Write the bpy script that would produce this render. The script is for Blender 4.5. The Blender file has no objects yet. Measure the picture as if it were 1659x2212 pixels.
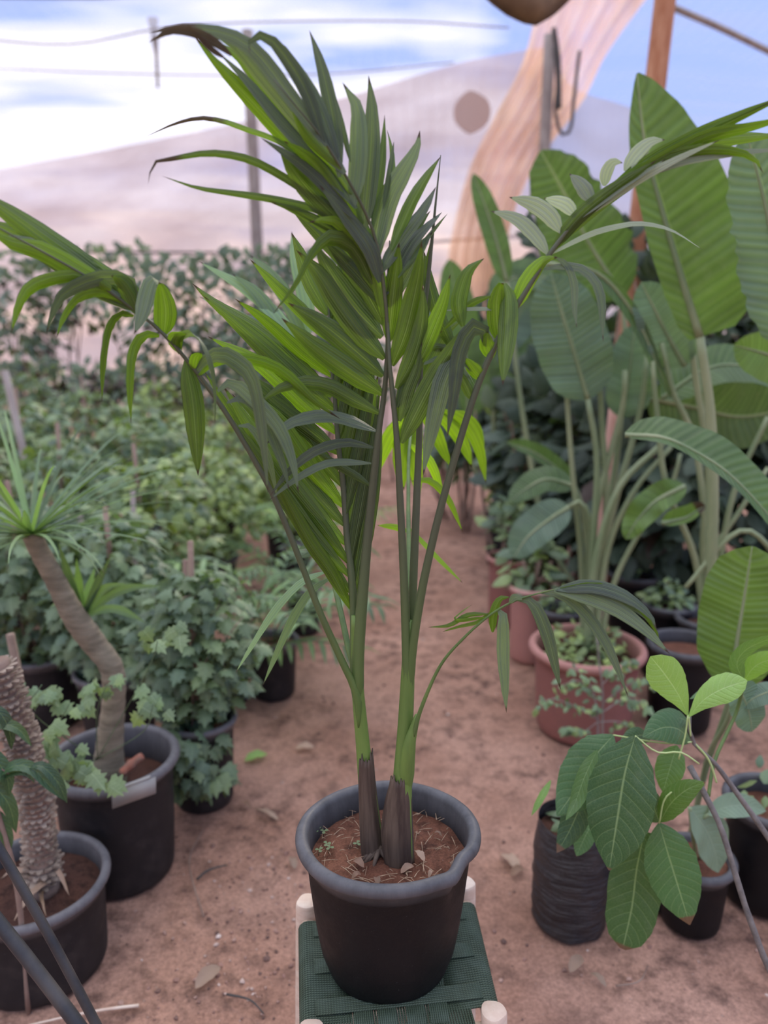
import bpy, math, random
from mathutils import Vector as V, noise as mnoise

S = bpy.context.scene
COL = S.collection
# ------------------------------------------------------------------ camera
H = 1.5
PITCH = math.radians(13.5)
F = 1661.0
cam_d = bpy.data.cameras.new('camera')
cam_d.sensor_fit = 'VERTICAL'
cam_d.sensor_height = 36.0
cam_d.sensor_width = 27.0
cam_d.lens = 36.0 * F / 2212.0
cam_d.clip_start = 0.02
cam_d.clip_end = 300
cam_d.dof.use_dof = True
cam_d.dof.focus_distance = 1.2
cam_d.dof.aperture_fstop = 2.3
cam = bpy.data.objects.new('camera', cam_d)
cam.location = (0, 0, H)
cam.rotation_euler = (math.pi / 2 - PITCH, 0, 0)
COL.objects.link(cam)
S.camera = cam
S.view_settings.view_transform = 'Standard'
S.view_settings.look = 'None'
S.view_settings.gamma = 1
S.view_settings.use_curve_mapping = False
S.view_settings.exposure = 0.14

# ------------------------------------------------------------------ node helper
class NT:
    def __init__(s, tree):
        s.t = tree; s.t.nodes.clear()
    def n(s, typ, ins=None, **props):
        nd = s.t.nodes.new(typ)
        for k, v in props.items(): setattr(nd, k, v)
        for k, v in (ins or {}).items():
            sock = nd.inputs[k]
            if isinstance(v, bpy.types.NodeSocket): s.t.links.new(v, sock)
            else: sock.default_value = v
        return nd
    def math(s, op, a, b=0.0, c=0.0, clamp=False):
        return s.n('ShaderNodeMath', {0: a, 1: b, 2: c}, operation=op, use_clamp=clamp).outputs[0]
    def mix(s, f, a, b, mode='MIX'):
        return s.n('ShaderNodeMix', {0: f, 6: a, 7: b}, data_type='RGBA', blend_type=mode).outputs[2]
    def ramp(s, f, stops, interp='LINEAR'):
        nd = s.n('ShaderNodeValToRGB', {0: f})
        cr = nd.color_ramp; cr.interpolation = interp
        while len(cr.elements) > 1: cr.elements.remove(cr.elements[-1])
        cr.elements[0].position = stops[0][0]; cr.elements[0].color = c4(stops[0][1])
        for p, c in stops[1:]:
            e = cr.elements.new(p); e.color = c4(c)
        return nd.outputs[0]
    def noise(s, vec, scale, detail=3, rough=.5, out=0):
        return s.n('ShaderNodeTexNoise', {'Vector': vec, 'Scale': scale, 'Detail': detail, 'Roughness': rough}).outputs[out]
    def maprange(s, v, a, b, c=0.0, d=1.0):
        return s.n('ShaderNodeMapRange', {0: v, 1: a, 2: b, 3: c, 4: d}).outputs[0]
def c4(c):
    if isinstance(c, (int, float)): return (c, c, c, 1)
    return (c[0], c[1], c[2], 1)
def srgb(r, g, b):
    f = lambda x: (x / 255 / 12.92) if x / 255 <= .04045 else ((x / 255 + .055) / 1.055) ** 2.4
    return (f(r), f(g), f(b), 1)

# ------------------------------------------------------------------ world: hazy blue sky, low bright cloud bands, warm open ground at the horizon
W = bpy.data.worlds.new('sky'); S.world = W; W.use_nodes = True
t = NT(W.node_tree)
tc = t.n('ShaderNodeTexCoord').outputs['Generated']
sep = t.n('ShaderNodeSeparateXYZ', {0: tc})
dx, dy, dz = sep.outputs
inv = t.math('DIVIDE', 1.0, t.math('ADD', t.math('MAXIMUM', dz, 0.0), 0.10))
cx = t.math('MULTIPLY', t.math('MULTIPLY', dx, inv), 0.45)
cy = t.math('MULTIPLY', dy, inv)
cv = t.n('ShaderNodeCombineXYZ', {0: cx, 1: cy, 2: 0.0}).outputs[0]
cl = t.noise(cv, 1.7, 4, .55)
band = t.ramp(dz, [(0.0, 0.9), (.12, .9), (.17, .60), (.22, .85), (.27, .86), (.30, .42), (.36, .30), (.47, .25), (1.0, .45)])
azi = t.maprange(dx, .10, .24, 0.0, .9)
amt = t.math('ADD', t.math('SUBTRACT', band, azi), t.math('MULTIPLY', t.math('SUBTRACT', cl, .5), 3.0))
cloud = t.maprange(amt, .25, .75)
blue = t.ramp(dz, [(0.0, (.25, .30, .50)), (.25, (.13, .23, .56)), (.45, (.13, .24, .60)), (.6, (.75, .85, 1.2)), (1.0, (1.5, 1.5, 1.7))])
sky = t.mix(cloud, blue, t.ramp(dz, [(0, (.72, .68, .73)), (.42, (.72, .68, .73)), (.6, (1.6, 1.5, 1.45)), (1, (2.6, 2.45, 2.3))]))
hz = t.ramp(dz, [(0.0, 1.0), (.07, 1.0), (.15, 0.0), (1.0, 0.0)])
hn = t.noise(t.n('ShaderNodeVectorMath', {0: tc, 1: (4, 4, 16)}, operation='MULTIPLY').outputs[0], 1.6, 3)
hcol = t.mix(t.maprange(hn, .40, .62), c4((.40, .33, .35)), c4((.95, .66, .50)))
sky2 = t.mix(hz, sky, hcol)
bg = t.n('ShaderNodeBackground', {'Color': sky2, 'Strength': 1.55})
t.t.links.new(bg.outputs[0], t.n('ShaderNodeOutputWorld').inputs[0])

sun_d = bpy.data.lights.new('sun', 'SUN'); sun_d.energy = 2.2; sun_d.angle = math.radians(9); sun_d.color = (1.0, .84, .64)
sun = bpy.data.objects.new('sun', sun_d); COL.objects.link(sun)
sun.rotation_euler = (math.radians(-58), 0, math.radians(-18))   # low sun behind the far net, shining toward the camera

# ------------------------------------------------------------------ projection of photo pixels to points in the place
CP, SP = math.cos(PITCH), math.sin(PITCH)
def ray(px, py):
    u = (px - 829.5) / F; v = (1106 - py) / F
    return V((u, CP + v * SP, -SP + v * CP))
def P(px, py, Y):
    d = ray(px, py); return V((0, 0, H)) + d * (Y / d.y)
def Z(px, py, z):
    d = ray(px, py); return V((0, 0, H)) + d * ((z - H) / d.z)
def ppm(pt):                        # photo pixels per metre at a point
    d = V(pt) - V((0, 0, H)); return F / (d.y * CP - d.z * SP)
CAMV = V((0, 0, H))

# ------------------------------------------------------------------ mesh builder
class MB:
    def __init__(s): s.v = []; s.f = []; s.uv = []; s.c = []
    def add(s, verts, faces, uvs=None, col=(0, 0, .5)):
        o = len(s.v)
        s.v.extend([tuple(p) for p in verts]); s.f.extend([tuple(i + o for i in f) for f in faces])
        s.uv.extend(uvs if uvs else [(0, 0)] * len(verts))
        s.c.extend(col if isinstance(col, list) else [col] * len(verts))
    def build(s, name, mat, parent=None, smooth=True, origin=None, sub=0):
        me = bpy.data.meshes.new(name)
        if parent is not None: org = worldloc(parent)
        elif origin is not None: org = V(origin)
        else:
            xs = [p[0] for p in s.v]; ys = [p[1] for p in s.v]; zs = [p[2] for p in s.v]
            org = V(((min(xs) + max(xs)) / 2, (min(ys) + max(ys)) / 2, min(zs)))
        me.from_pydata([(p[0] - org.x, p[1] - org.y, p[2] - org.z) for p in s.v], [], s.f)
        if smooth: me.polygons.foreach_set('use_smooth', [True] * len(me.polygons))
        uvl = me.uv_layers.new(name='UVMap')
        li = [0] * len(me.loops); me.loops.foreach_get('vertex_index', li)
        flat = []
        for i in li: flat += s.uv[i]
        uvl.data.foreach_set('uv', flat)
        ca = me.color_attributes.new('tint', 'FLOAT_COLOR', 'POINT')
        fl = []
        for c in s.c: fl += [c[0], c[1], c[2], 1.0]
        ca.data.foreach_set('color', fl)
        me.materials.append(mat)
        me.update()
        o = bpy.data.objects.new(name, me); COL.objects.link(o)
        if parent is not None: o.parent = parent
        else: o.location = org
        if sub:
            m = o.modifiers.new('sub', 'SUBSURF'); m.levels = sub; m.render_levels = sub
        return o
def worldloc(o):
    l = V((0, 0, 0))
    while o: l = l + V(o.location); o = o.parent
    return l
def tag(o, label, cat, group=None, kind=None):
    o['label'] = label; o['category'] = cat
    if group: o['group'] = group
    if kind: o['kind'] = kind
    return o
def thing(name, loc, label, cat, group=None):
    o = bpy.data.objects.new(name, None); o.location = loc; o.empty_display_size = .05
    COL.objects.link(o); return tag(o, label, cat, group)
def struct(o): o['kind'] = 'structure'; return o

def spline(pts, n):
    """Catmull-Rom resample to n+1 points, even in arc length"""
    pts = [V(p) for p in pts]
    if len(pts) == 2: return [pts[0].lerp(pts[1], i / n) for i in range(n + 1)]
    q = [pts[0] * 2 - pts[1]] + pts + [pts[-1] * 2 - pts[-2]]
    fine = []
    for i in range(1, len(q) - 2):
        a, b, c, d = q[i - 1:i + 3]
        for k in range(8):
            u = k / 8
            fine.append(.5 * ((2 * b) + (c - a) * u + (2 * a - 5 * b + 4 * c - d) * u * u + (3 * b - a - 3 * c + d) * u ** 3))
    fine.append(pts[-1])
    L = [0]
    for a, b in zip(fine, fine[1:]): L.append(L[-1] + (b - a).length)
    out = []; j = 0
    for i in range(n + 1):
        tgt = L[-1] * i / n
        while j < len(L) - 2 and L[j + 1] < tgt: j += 1
        sg = L[j + 1] - L[j]
        out.append(fine[j].lerp(fine[j + 1], (tgt - L[j]) / sg if sg > 1e-9 else 0))
    return out
def interp(prof, s):
    for (a, x), (b, y) in zip(prof, prof[1:]):
        if s <= b: return x + (y - x) * ((s - a) / (b - a) if b > a else 0)
    return prof[-1][1]

def tube(mb, pts, rad, n=8, segs=None, col=(0, 0, .5), cap=True, flat=1.0, bumps=None):
    pts = spline(pts, segs) if segs else [V(p) for p in pts]
    m = len(pts); vs = []; uv = []; cs = []
    T = (pts[1] - pts[0]).normalized()
    N = T.orthogonal().normalized(); acc = 0
    for i, p in enumerate(pts):
        T2 = (pts[min(i + 1, m - 1)] - pts[max(i - 1, 0)]).normalized()
        N = (N - T2 * N.dot(T2)).normalized(); B = T2.cross(N)
        r = interp(rad, i / (m - 1)) if isinstance(rad, list) else rad
        if bumps: r *= 1 + bumps * math.sin(i * 2.1)
        if i: acc += (p - pts[i - 1]).length
        for k in range(n):
            a = 2 * math.pi * k / n
            vs.append(p + (N * math.cos(a) + B * math.sin(a) * flat) * r); uv.append((k / n, acc)); cs.append(col)
    fs = [(i * n + k, i * n + (k + 1) % n, (i + 1) * n + (k + 1) % n, (i + 1) * n + k) for i in range(m - 1) for k in range(n)]
    if cap: fs.append(tuple(reversed(range(n)))); fs.append(tuple(range((m - 1) * n, m * n)))
    mb.add(vs, fs, uv, cs)

def lathe(mb, c, prof, n=48, sx=1.0, dent=None, col=(0, 0, .5)):
    vs = []; uv = []
    for j, (r, z) in enumerate(prof):
        for k in range(n):
            a = 2 * math.pi * k / n
            rr = r * (1 + (dent(a, z) if dent else 0))
            vs.append((c[0] + rr * math.cos(a) * sx, c[1] + rr * math.sin(a), c[2] + z)); uv.append((k / n, z))
    fs = [(j * n + k, j * n + (k + 1) % n, (j + 1) * n + (k + 1) % n, (j + 1) * n + k) for j in range(len(prof) - 1) for k in range(n)]
    mb.add(vs, fs, uv, col)

PALM = [(0, .22), (.06, .5), (.18, .88), (.38, 1), (.6, .88), (.8, .55), (.92, .22), (.97, .08), (1, .01)]
PADDLE = [(0, .12), (.05, .55), (.15, .85), (.35, 1), (.6, .97), (.8, .8), (.92, .52), (.98, .22), (1, .03)]
BROAD = [(0, .05), (.06, .35), (.18, .74), (.38, 1), (.58, .97), (.76, .74), (.9, .38), (.97, .13), (1, .02)]
OBOV = [(0, .05), (.15, .3), (.4, .75), (.62, 1), (.8, .92), (.93, .5), (1, .03)]
STRAP = [(0, .8), (.1, 1), (.5, .95), (.8, .6), (1, .03)]

def blade(mb, pts, wl, wr, prof, seg=16, across=2, N0=None, fold=.25, roll=(0, 0), wave=0.0, col=(0, 0, .5), tipbrown=0.0, rng=None, curl=0.0, tear=0.0, rag=0.0):
    """a leaf blade along pts with left / right half widths in metres, V-folded along the midrib"""
    c = spline(pts, seg)
    m = len(c); vs = []; uv = []; cs = []
    T = (c[1] - c[0]).normalized()
    N = V(N0) if N0 is not None else (CAMV - c[0]).normalized()
    N = (N - T * N.dot(T)).normalized()
    ph = rng.random() * 6 if rng else 0
    K = list(range(-across, across + 1))
    for i, p in enumerate(c):
        s = i / (m - 1)
        T = (c[min(i + 1, m - 1)] - c[max(i - 1, 0)]).normalized()
        N = (N - T * N.dot(T))
        if N.length < 1e-5: N = T.orthogonal()
        N.normalize()
        a = math.radians(roll[0] + (roll[1] - roll[0]) * s)
        B = T.cross(N)
        Nr = N * math.cos(a) + B * math.sin(a); Br = T.cross(Nr)
        w = interp(prof, s)
        for k in K:
            q = abs(k) / across
            wid = (wl if k < 0 else wr) * w
            if rag and q == 1 and rng: wid *= 1 - rag * rng.random()
            side = -1 if k < 0 else 1
            off = Br * side * q * wid * (1 - .12 * q * curl)
            zoff = fold * q * wid - curl * q * q * wid
            zoff += wave * q * max(wid, .2 * (wl + wr) / 2) * math.sin(s * 17 + ph + side * 1.3)
            vs.append(p + off + Nr * zoff)
            uv.append((.5 + side * q * .5 if k else .5, s))
            br = max(0.0, (s - (1 - tipbrown)) / tipbrown) if tipbrown > 0 else 0
            cs.append((min(1, br * 1.6) if br else col[0], col[1], col[2]))
    n = len(K); fs = []
    for i in range(m - 1):
        for k in range(n - 1):
            if tear and rng and i > 2 and i < m - 2 and (k == 0 or k == n - 2) and rng.random() < tear: continue
            fs.append((i * n + k, i * n + k + 1, (i + 1) * n + k + 1, (i + 1) * n + k))
    mb.add(vs, fs, uv, cs)

# ------------------------------------------------------------------ materials
def newmat(name):
    m = bpy.data.materials.new(name); m.use_nodes = True
    return m, NT(m.node_tree)
def simple(name, col, rough=.6, col2=None, scale=20, bump=.0, bscale=60, spec=.4, stretch=(1, 1, 1), metallic=0):
    m, t = newmat(name)
    co = t.n('ShaderNodeTexCoord').outputs['Object']
    co = t.n('ShaderNodeVectorMath', {0: co, 1: stretch}, operation='MULTIPLY').outputs[0]
    base = c4(col)
    if col2 is not None:
        base = t.mix(t.maprange(t.noise(co, scale, 5, .6), .38, .64), c4(col), c4(col2))
    b = t.n('ShaderNodeBsdfPrincipled', {'Base Color': base, 'Roughness': rough, 'Specular IOR Level': spec, 'Metallic': metallic})
    if bump:
        t.t.links.new(t.n('ShaderNodeBump', {'Height': t.noise(co, bscale, 6, .65), 'Strength': bump, 'Distance': .01}).outputs[0], b.inputs['Normal'])
    t.t.links.new(b.outputs[0], t.n('ShaderNodeOutputMaterial').inputs[0])
    return m
def leafmat(name, col, lime, style='palm', rough=.42, trans=.45, brown=(.05, .03, .02), vein=(.30, .42, .14), spec=.5, tr_gain=1.0, nveins=11.0):
    """tint attribute: r = dried, g = towards the lime tone, b = random"""
    m, t = newmat(name)
    at = t.n('ShaderNodeAttribute', attribute_name='tint')
    r, g, b_ = t.n('ShaderNodeSeparateColor', {0: at.outputs['Color']}).outputs
    uvs = t.n('ShaderNodeSeparateXYZ', {0: t.n('ShaderNodeUVMap').outputs[0]})
    u, v = uvs.outputs[0], uvs.outputs[1]
    au = t.math('ABSOLUTE', t.math('SUBTRACT', u, .5))
    co = t.n('ShaderNodeTexCoord').outputs['Object']
    base = t.mix(g, c4(col), c4(lime))
    base = t.mix(1.0, base, t.ramp(b_, [(0, .50 if style == 'palm' else .72), (1, 1.28)]), 'MULTIPLY')
    base = t.mix(.35, base, t.ramp(t.noise(co, 9, 3), [(.3, .7), (.7, 1.3)]), 'MULTIPLY')
    h = None
    if style == 'palm':
        wv = t.math('SINE', t.math('MULTIPLY', u, 62.0))
        wv2 = t.math('SINE', t.math('MULTIPLY', u, 23.0))
        st = t.math('ADD', t.math('MULTIPLY', wv, .10), t.math('MULTIPLY', wv2, .12))
        base = t.mix(1.0, base, t.n('ShaderNodeCombineXYZ', {0: t.math('ADD', st, 1.0), 1: t.math('ADD', st, 1.0), 2: 1.0}).outputs[0], 'MULTIPLY')
        mid = t.maprange(au, .0, .035, 1.0, 0.0)
        base = t.mix(t.math('MULTIPLY', mid, .4), base, c4(vein))
        h = t.math('ADD', wv, t.math('MULTIPLY', wv2, 1.5))
    elif style == 'paddle':
        ph = t.math('SUBTRACT', t.math('MULTIPLY', v, 150.0), t.math('MULTIPLY', au, 22.0))
        wv = t.math('SINE', ph)
        big = t.noise(t.n('ShaderNodeCombineXYZ', {0: 0.0, 1: t.math('SUBTRACT', t.math('MULTIPLY', v, 9.0), t.math('MULTIPLY', au, 1.4)), 2: b_}).outputs[0], 3.0, 2)
        base = t.mix(t.maprange(wv, -1, 1, 0, .13), base, c4(vein))
        base = t.mix(1.0, base, t.ramp(big, [(.3, .8), (.7, 1.2)]), 'MULTIPLY')
        mid = t.maprange(au, .012, .035, 1.0, 0.0)
        base = t.mix(t.math('MULTIPLY', mid, .8), base, c4(vein))
        h = t.math('ADD', wv, t.math('MULTIPLY', big, 4.0))
    elif style == 'broad':
        q = t.math('SUBTRACT', v, t.math('MULTIPLY', t.math('POWER', au, 1.25), .42))
        fr = t.math('FRACT', t.math('MULTIPLY', q, nveins))
        d = t.math('ABSOLUTE', t.math('SUBTRACT', fr, .5))
        line = t.maprange(d, .0, .055, 1.0, 0.0)
        mid = t.maprange(au, .006, .022, 1.0, 0.0)
        fine = t.n('ShaderNodeTexVoronoi', {'Vector': co, 'Scale': 190.0}, feature='DISTANCE_TO_EDGE').outputs[0]
        ln = t.math('MAXIMUM', t.math('MULTIPLY', line, .55), mid)
        base = t.mix(t.math('MULTIPLY', ln, .52), base, c4(vein))
        base = t.mix(t.math('MULTIPLY', t.maprange(fine, 0, .05, 1, 0), .15), base, c4(vein))
        h = t.math('SUBTRACT', t.maprange(d, 0, .25, 0.0, 1.0), t.math('MULTIPLY', mid, 1.0))
    dry = t.maprange(t.math('ADD', r, t.math('MULTIPLY', t.math('SUBTRACT', t.noise(co, 60, 3), .5), .5)), .35, .6)
    base = t.mix(dry, base, c4(brown))
    # a film of pale dust on the upper faces' colour
    dust = t.maprange(t.noise(co, 24, 5, .7), .5, .8, 0, .10 if style == 'palm' else .22)
    base = t.mix(dust, base, c4((.20, .24, .19)))
    bump = t.n('ShaderNodeBump', {'Height': h if h is not None else t.noise(co, 90, 2), 'Strength': .35, 'Distance': .0015}).outputs[0]
    pb = t.n('ShaderNodeBsdfPrincipled', {'Base Color': base, 'Roughness': rough, 'Specular IOR Level': spec, 'Normal': bump})
    tcol = t.mix(1.0, base, c4((1.55 * tr_gain, 1.75 * tr_gain, .45 * tr_gain)), 'MULTIPLY')
    tb = t.n('ShaderNodeBsdfTranslucent', {'Color': tcol, 'Normal': bump})
    mx = t.n('ShaderNodeMixShader', {0: trans, 1: pb.outputs[0], 2: tb.outputs[0]})
    t.t.links.new(mx.outputs[0], t.n('ShaderNodeOutputMaterial').inputs[0])
    return m
def netmat(name, col, open_=.4, transl=.7, streak=(1, 1, 1), scale=1.0, var=.3, rough=1.0, creases=.3):
    """woven shade net: partly open weave, partly translucent thread"""
    m, t = newmat(name)
    co = t.n('ShaderNodeTexCoord').outputs['Object']
    c2 = t.n('ShaderNodeVectorMath', {0: co, 1: streak}, operation='MULTIPLY').outputs[0]
    nz = t.noise(c2, scale, 5, .6)
    fine = t.n('ShaderNodeTexWave', {'Vector': co, 'Scale': 2.2, 'Distortion': 3.0, 'Detail': 3.0}).outputs[1]
    col_ = t.mix(1.0, c4(col), t.ramp(nz, [(.3, 1 - var), (.7, 1 + var * .5)]), 'MULTIPLY')
    d = t.n('ShaderNodeBsdfDiffuse', {'Color': col_})
    tl = t.n('ShaderNodeBsdfTranslucent', {'Color': col_})
    m1 = t.n('ShaderNodeMixShader', {0: transl, 1: d.outputs[0], 2: tl.outputs[0]})
    op = t.math('MULTIPLY', t.maprange(t.math('ADD', nz, t.math('MULTIPLY', t.math('SUBTRACT', fine, .5), .03)), .3, .7, 1 - creases, 1 + creases), open_, clamp=True)
    m2 = t.n('ShaderNodeMixShader', {0: op, 1: m1.outputs[0], 2: t.n('ShaderNodeBsdfTransparent').outputs[0]})
    t.t.links.new(m2.outputs[0], t.n('ShaderNodeOutputMaterial').inputs[0])
    return m

def soilmat(name, a, b, dark, scale=3.0):
    m, t = newmat(name)
    co = t.n('ShaderNodeTexCoord').outputs['Object']
    big = t.noise(co, scale, 4, .55)
    mid = t.noise(co, scale * 6, 6, .7)
    fine = t.noise(co, scale * 45, 6, .75)
    base = t.mix(t.maprange(big, .35, .65), c4(a), c4(b))
    base = t.mix(t.math('MULTIPLY', t.maprange(mid, .46, .64, 0, .9), t.maprange(t.noise(co, scale * .7 + .3, 3), .35, .6, .25, 1.0)), base, c4(dark))
    base = t.mix(1.0, base, t.ramp(fine, [(.3, .62), (.7, 1.3)]), 'MULTIPLY')
    peb = t.n('ShaderNodeTexVoronoi', {'Vector': co, 'Scale': scale * 24}, feature='F1')
    pm = t.math('MULTIPLY', t.maprange(peb.outputs[0], .10, .16, 1, 0), t.maprange(t.n('ShaderNodeSeparateColor', {0: peb.outputs['Color']}).outputs[0], .80, .84))
    base = t.mix(t.math('MULTIPLY', pm, .6), base, c4((.45, .34, .28)))
    hgt = t.math('ADD', t.math('MULTIPLY', mid, 1.2), t.math('ADD', t.math('MULTIPLY', fine, .45), t.math('MULTIPLY', pm, .3)))
    bump = t.n('ShaderNodeBump', {'Height': hgt, 'Strength': .8, 'Distance': .02}).outputs[0]
    pb = t.n('ShaderNodeBsdfPrincipled', {'Base Color': base, 'Roughness': .95, 'Specular IOR Level': .15, 'Normal': bump})
    t.t.links.new(pb.outputs[0], t.n('ShaderNodeOutputMaterial').inputs[0])
    return m

M = {}
M['ground'] = soilmat('red_earth', (.39, .215, .150), (.53, .315, .230), (.13, .075, .058), 2.2)
M['soil'] = soilmat('potting_soil', (.22, .095, .060), (.33, .15, .095), (.07, .035, .025), 7.0)
M['soil_dark'] = soilmat('dark_soil', (.12, .06, .045), (.17, .08, .055), (.04, .025, .02), 7.0)
M['palm'] = leafmat('palm_leaflet', (.115, .155, .110), (.125, .215, .018), 'palm', .40, .45)
M['palm_pale'] = leafmat('pale_palm_leaflet', (.30, .35, .28), (.25, .38, .10), 'palm', .5, .25)
M['palm_back'] = leafmat('palm_leaflet_bright', (.16, .27, .05), (.26, .42, .03), 'palm', .45, .5)
M['paddle'] = leafmat('paddle_leaf', (.065, .120, .050), (.15, .27, .035), 'paddle', .42, .34, vein=(.22, .32, .14))
M['paddle_gray'] = leafmat('bluish_paddle_leaf', (.10, .17, .12), (.20, .30, .18), 'paddle', .42, .30, vein=(.28, .38, .26))
M['broad'] = leafmat('broad_leaf', (.050, .120, .055), (.20, .36, .06), 'broad', .45, .32, vein=(.34, .46, .24), brown=(.16, .09, .06))
M['young'] = leafmat('young_broad_leaf', (.25, .44, .12), (.34, .54, .12), 'broad', .5, .35, vein=(.6, .8, .4), tr_gain=.7)
M['ivy'] = leafmat('lobed_leaf', (.095, .155, .105), (.32, .40, .11), 'broad', .5, .25, vein=(.22, .32, .18), nveins=5.0)
M['ivy_pale'] = leafmat('pale_lobed_leaf', (.15, .23, .13), (.32, .42, .16), 'broad', .55, .25, vein=(.35, .45, .28), nveins=5.0)
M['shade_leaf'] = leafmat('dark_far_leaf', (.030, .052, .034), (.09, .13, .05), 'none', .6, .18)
M['far_leaf'] = leafmat('far_leaf', (.095, .14, .11), (.22, .28, .12), 'none', .55, .25)
M['strap'] = leafmat('strap_leaf', (.16, .25, .15), (.22, .38, .08), 'palm', .5, .35)
M['dry'] = leafmat('dried_leaf', (.20, .115, .075), (.38, .27, .20), 'none', .8, .2, brown=(.10, .06, .04))
M['dark_glossy'] = leafmat('dark_glossy_leaf', (.03, .07, .035), (.14, .24, .05), 'broad', .3, .15)

def stemmat(name, col, col2, stretch=(30, 30, 3), rough=.5):
    return simple(name, col, rough, col2, 1.0, .15, 3.0, .4, stretch)
M['stem'] = stemmat('green_stem', (.105, .175, .040), (.15, .24, .05))
def frondmat():
    m, t = newmat('frond_stalk')
    co = t.n('ShaderNodeTexCoord').outputs['Object']
    z = t.n('ShaderNodeSeparateXYZ', {0: co}).outputs[2]
    nz = t.noise(t.n('ShaderNodeVectorMath', {0: co, 1: (40, 40, 3)}, operation='MULTIPLY').outputs[0], 1.0, 4)
    g1 = t.mix(nz, c4((.070, .130, .030)), c4((.12, .19, .045)))
    g2 = t.mix(nz, c4((.050, .062, .034)), c4((.095, .108, .060)))
    base = t.mix(t.maprange(z, .48, .78), g1, g2)
    pb = t.n('ShaderNodeBsdfPrincipled', {'Base Color': base, 'Roughness': .5, 'Specular IOR Level': .4})
    t.t.links.new(pb.outputs[0], t.n('ShaderNodeOutputMaterial').inputs[0])
    return m
M['rachis'] = frondmat()
M['rachis_green'] = stemmat('green_frond_stalk', (.075, .13, .035), (.12, .19, .05))
M['sheath'] = stemmat('dry_sheath', (.045, .028, .020), (.11, .078, .055), (60, 60, 4), .7)
M['pale_stem'] = stemmat('pale_leaf_stalk', (.15, .21, .10), (.27, .31, .17), (8, 8, 2))
M['young_stem'] = stemmat('young_leaf_stalk', (.40, .52, .20), (.45, .56, .24), (8, 8, 2))
M['twig'] = simple('grey_branch', (.13, .12, .11), .8, (.22, .20, .18), 40, .4, 90)
M['trunk'] = simple('palm_trunk_bark', (.17, .145, .10), .85, (.28, .24, .17), 12, .5, 30, stretch=(1, 1, 5))
M['scaly'] = simple('scaly_bark', (.24, .185, .14), .85, (.42, .34, .27), 14, .3, 60)
M['wood'] = simple('peeled_wood', (.62, .47, .36), .7, (.72, .60, .48), 25, .15, 60, stretch=(1, 1, 3))
M['post'] = simple('orange_brown_post', (.36, .15, .075), .8, (.50, .26, .15), 6, .2, 40, stretch=(4, 4, 1))
M['post_grey'] = simple('weathered_post', (.24, .20, .18), .85, (.34, .30, .27), 6, .2, 40, stretch=(4, 4, 1))
M['stake'] = simple('stake_wood', (.20, .13, .10), .85, (.30, .22, .17), 10, .2, 40)
M['rope'] = simple('wire', (.06, .055, .05), .7)
M['pipe'] = simple('black_pipe', (.022, .024, .028), .5, (.07, .065, .06), 8, .1, 60)
M['plastic_grey'] = simple('grey_plastic_tag', (.30, .30, .28), .5, (.36, .35, .33), 9)

def potmat(name, body, worn, dust, rough=.45, spec=.3, crease=0):
    m, t = newmat(name)
    co = t.n('ShaderNodeTexCoord').outputs['Object']
    uvz = t.n('ShaderNodeSeparateXYZ', {0: t.n('ShaderNodeUVMap').outputs[0]}).outputs[1]
    at = t.n('ShaderNodeSeparateColor', {0: t.n('ShaderNodeAttribute', attribute_name='tint').outputs['Color']}).outputs[0]
    n1 = t.noise(co, 14, 6, .7); n2 = t.noise(t.n('ShaderNodeVectorMath', {0: co, 1: (1, 1, .25)}, operation='MULTIPLY').outputs[0], 22, 5, .7)
    base = t.mix(t.maprange(n1, .5, .8, 0, .6), c4(body), c4(dust))
    base = t.mix(t.math('MULTIPLY', at, t.maprange(n2, .3, .6, .55, 1.0)), base, c4(worn))
    base = t.mix(t.maprange(t.noise(co, 170, 3, .8), .66, .74, 0, .5), base, c4(worn))
    pb = t.n('ShaderNodeBsdfPrincipled', {'Base Color': base, 'Roughness': t.maprange(n1, .3, .8, rough, rough + .3), 'Specular IOR Level': spec,
        'Normal': t.n('ShaderNodeBump', {'Height': t.noise(t.n('ShaderNodeVectorMath', {0: co, 1: (.12, .12, 1) if crease else (1, 1, 1)}, operation='MULTIPLY').outputs[0], 90 if crease else 120, 4, .7), 'Strength': crease or .12, 'Distance': .012 if crease else .003}).outputs[0]})
    t.t.links.new(pb.outputs[0], t.n('ShaderNodeOutputMaterial').inputs[0])
    return m
M['pot_black'] = potmat('black_plastic_pot', (.004, .004, .005), (.105, .104, .108), (.013, .011, .010), .40)
M['pot_dusty'] = potmat('dusty_black_plastic_pot', (.016, .015, .016), (.15, .145, .15), (.075, .058, .050), .45)
M['pot_terra'] = potmat('terracotta_plastic_pot', (.27, .115, .095), (.40, .20, .165), (.22, .11, .095), .55)
M['pot_pink'] = potmat('faded_terracotta_pot', (.42, .20, .165), (.52, .30, .26), (.35, .17, .15), .6)

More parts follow.
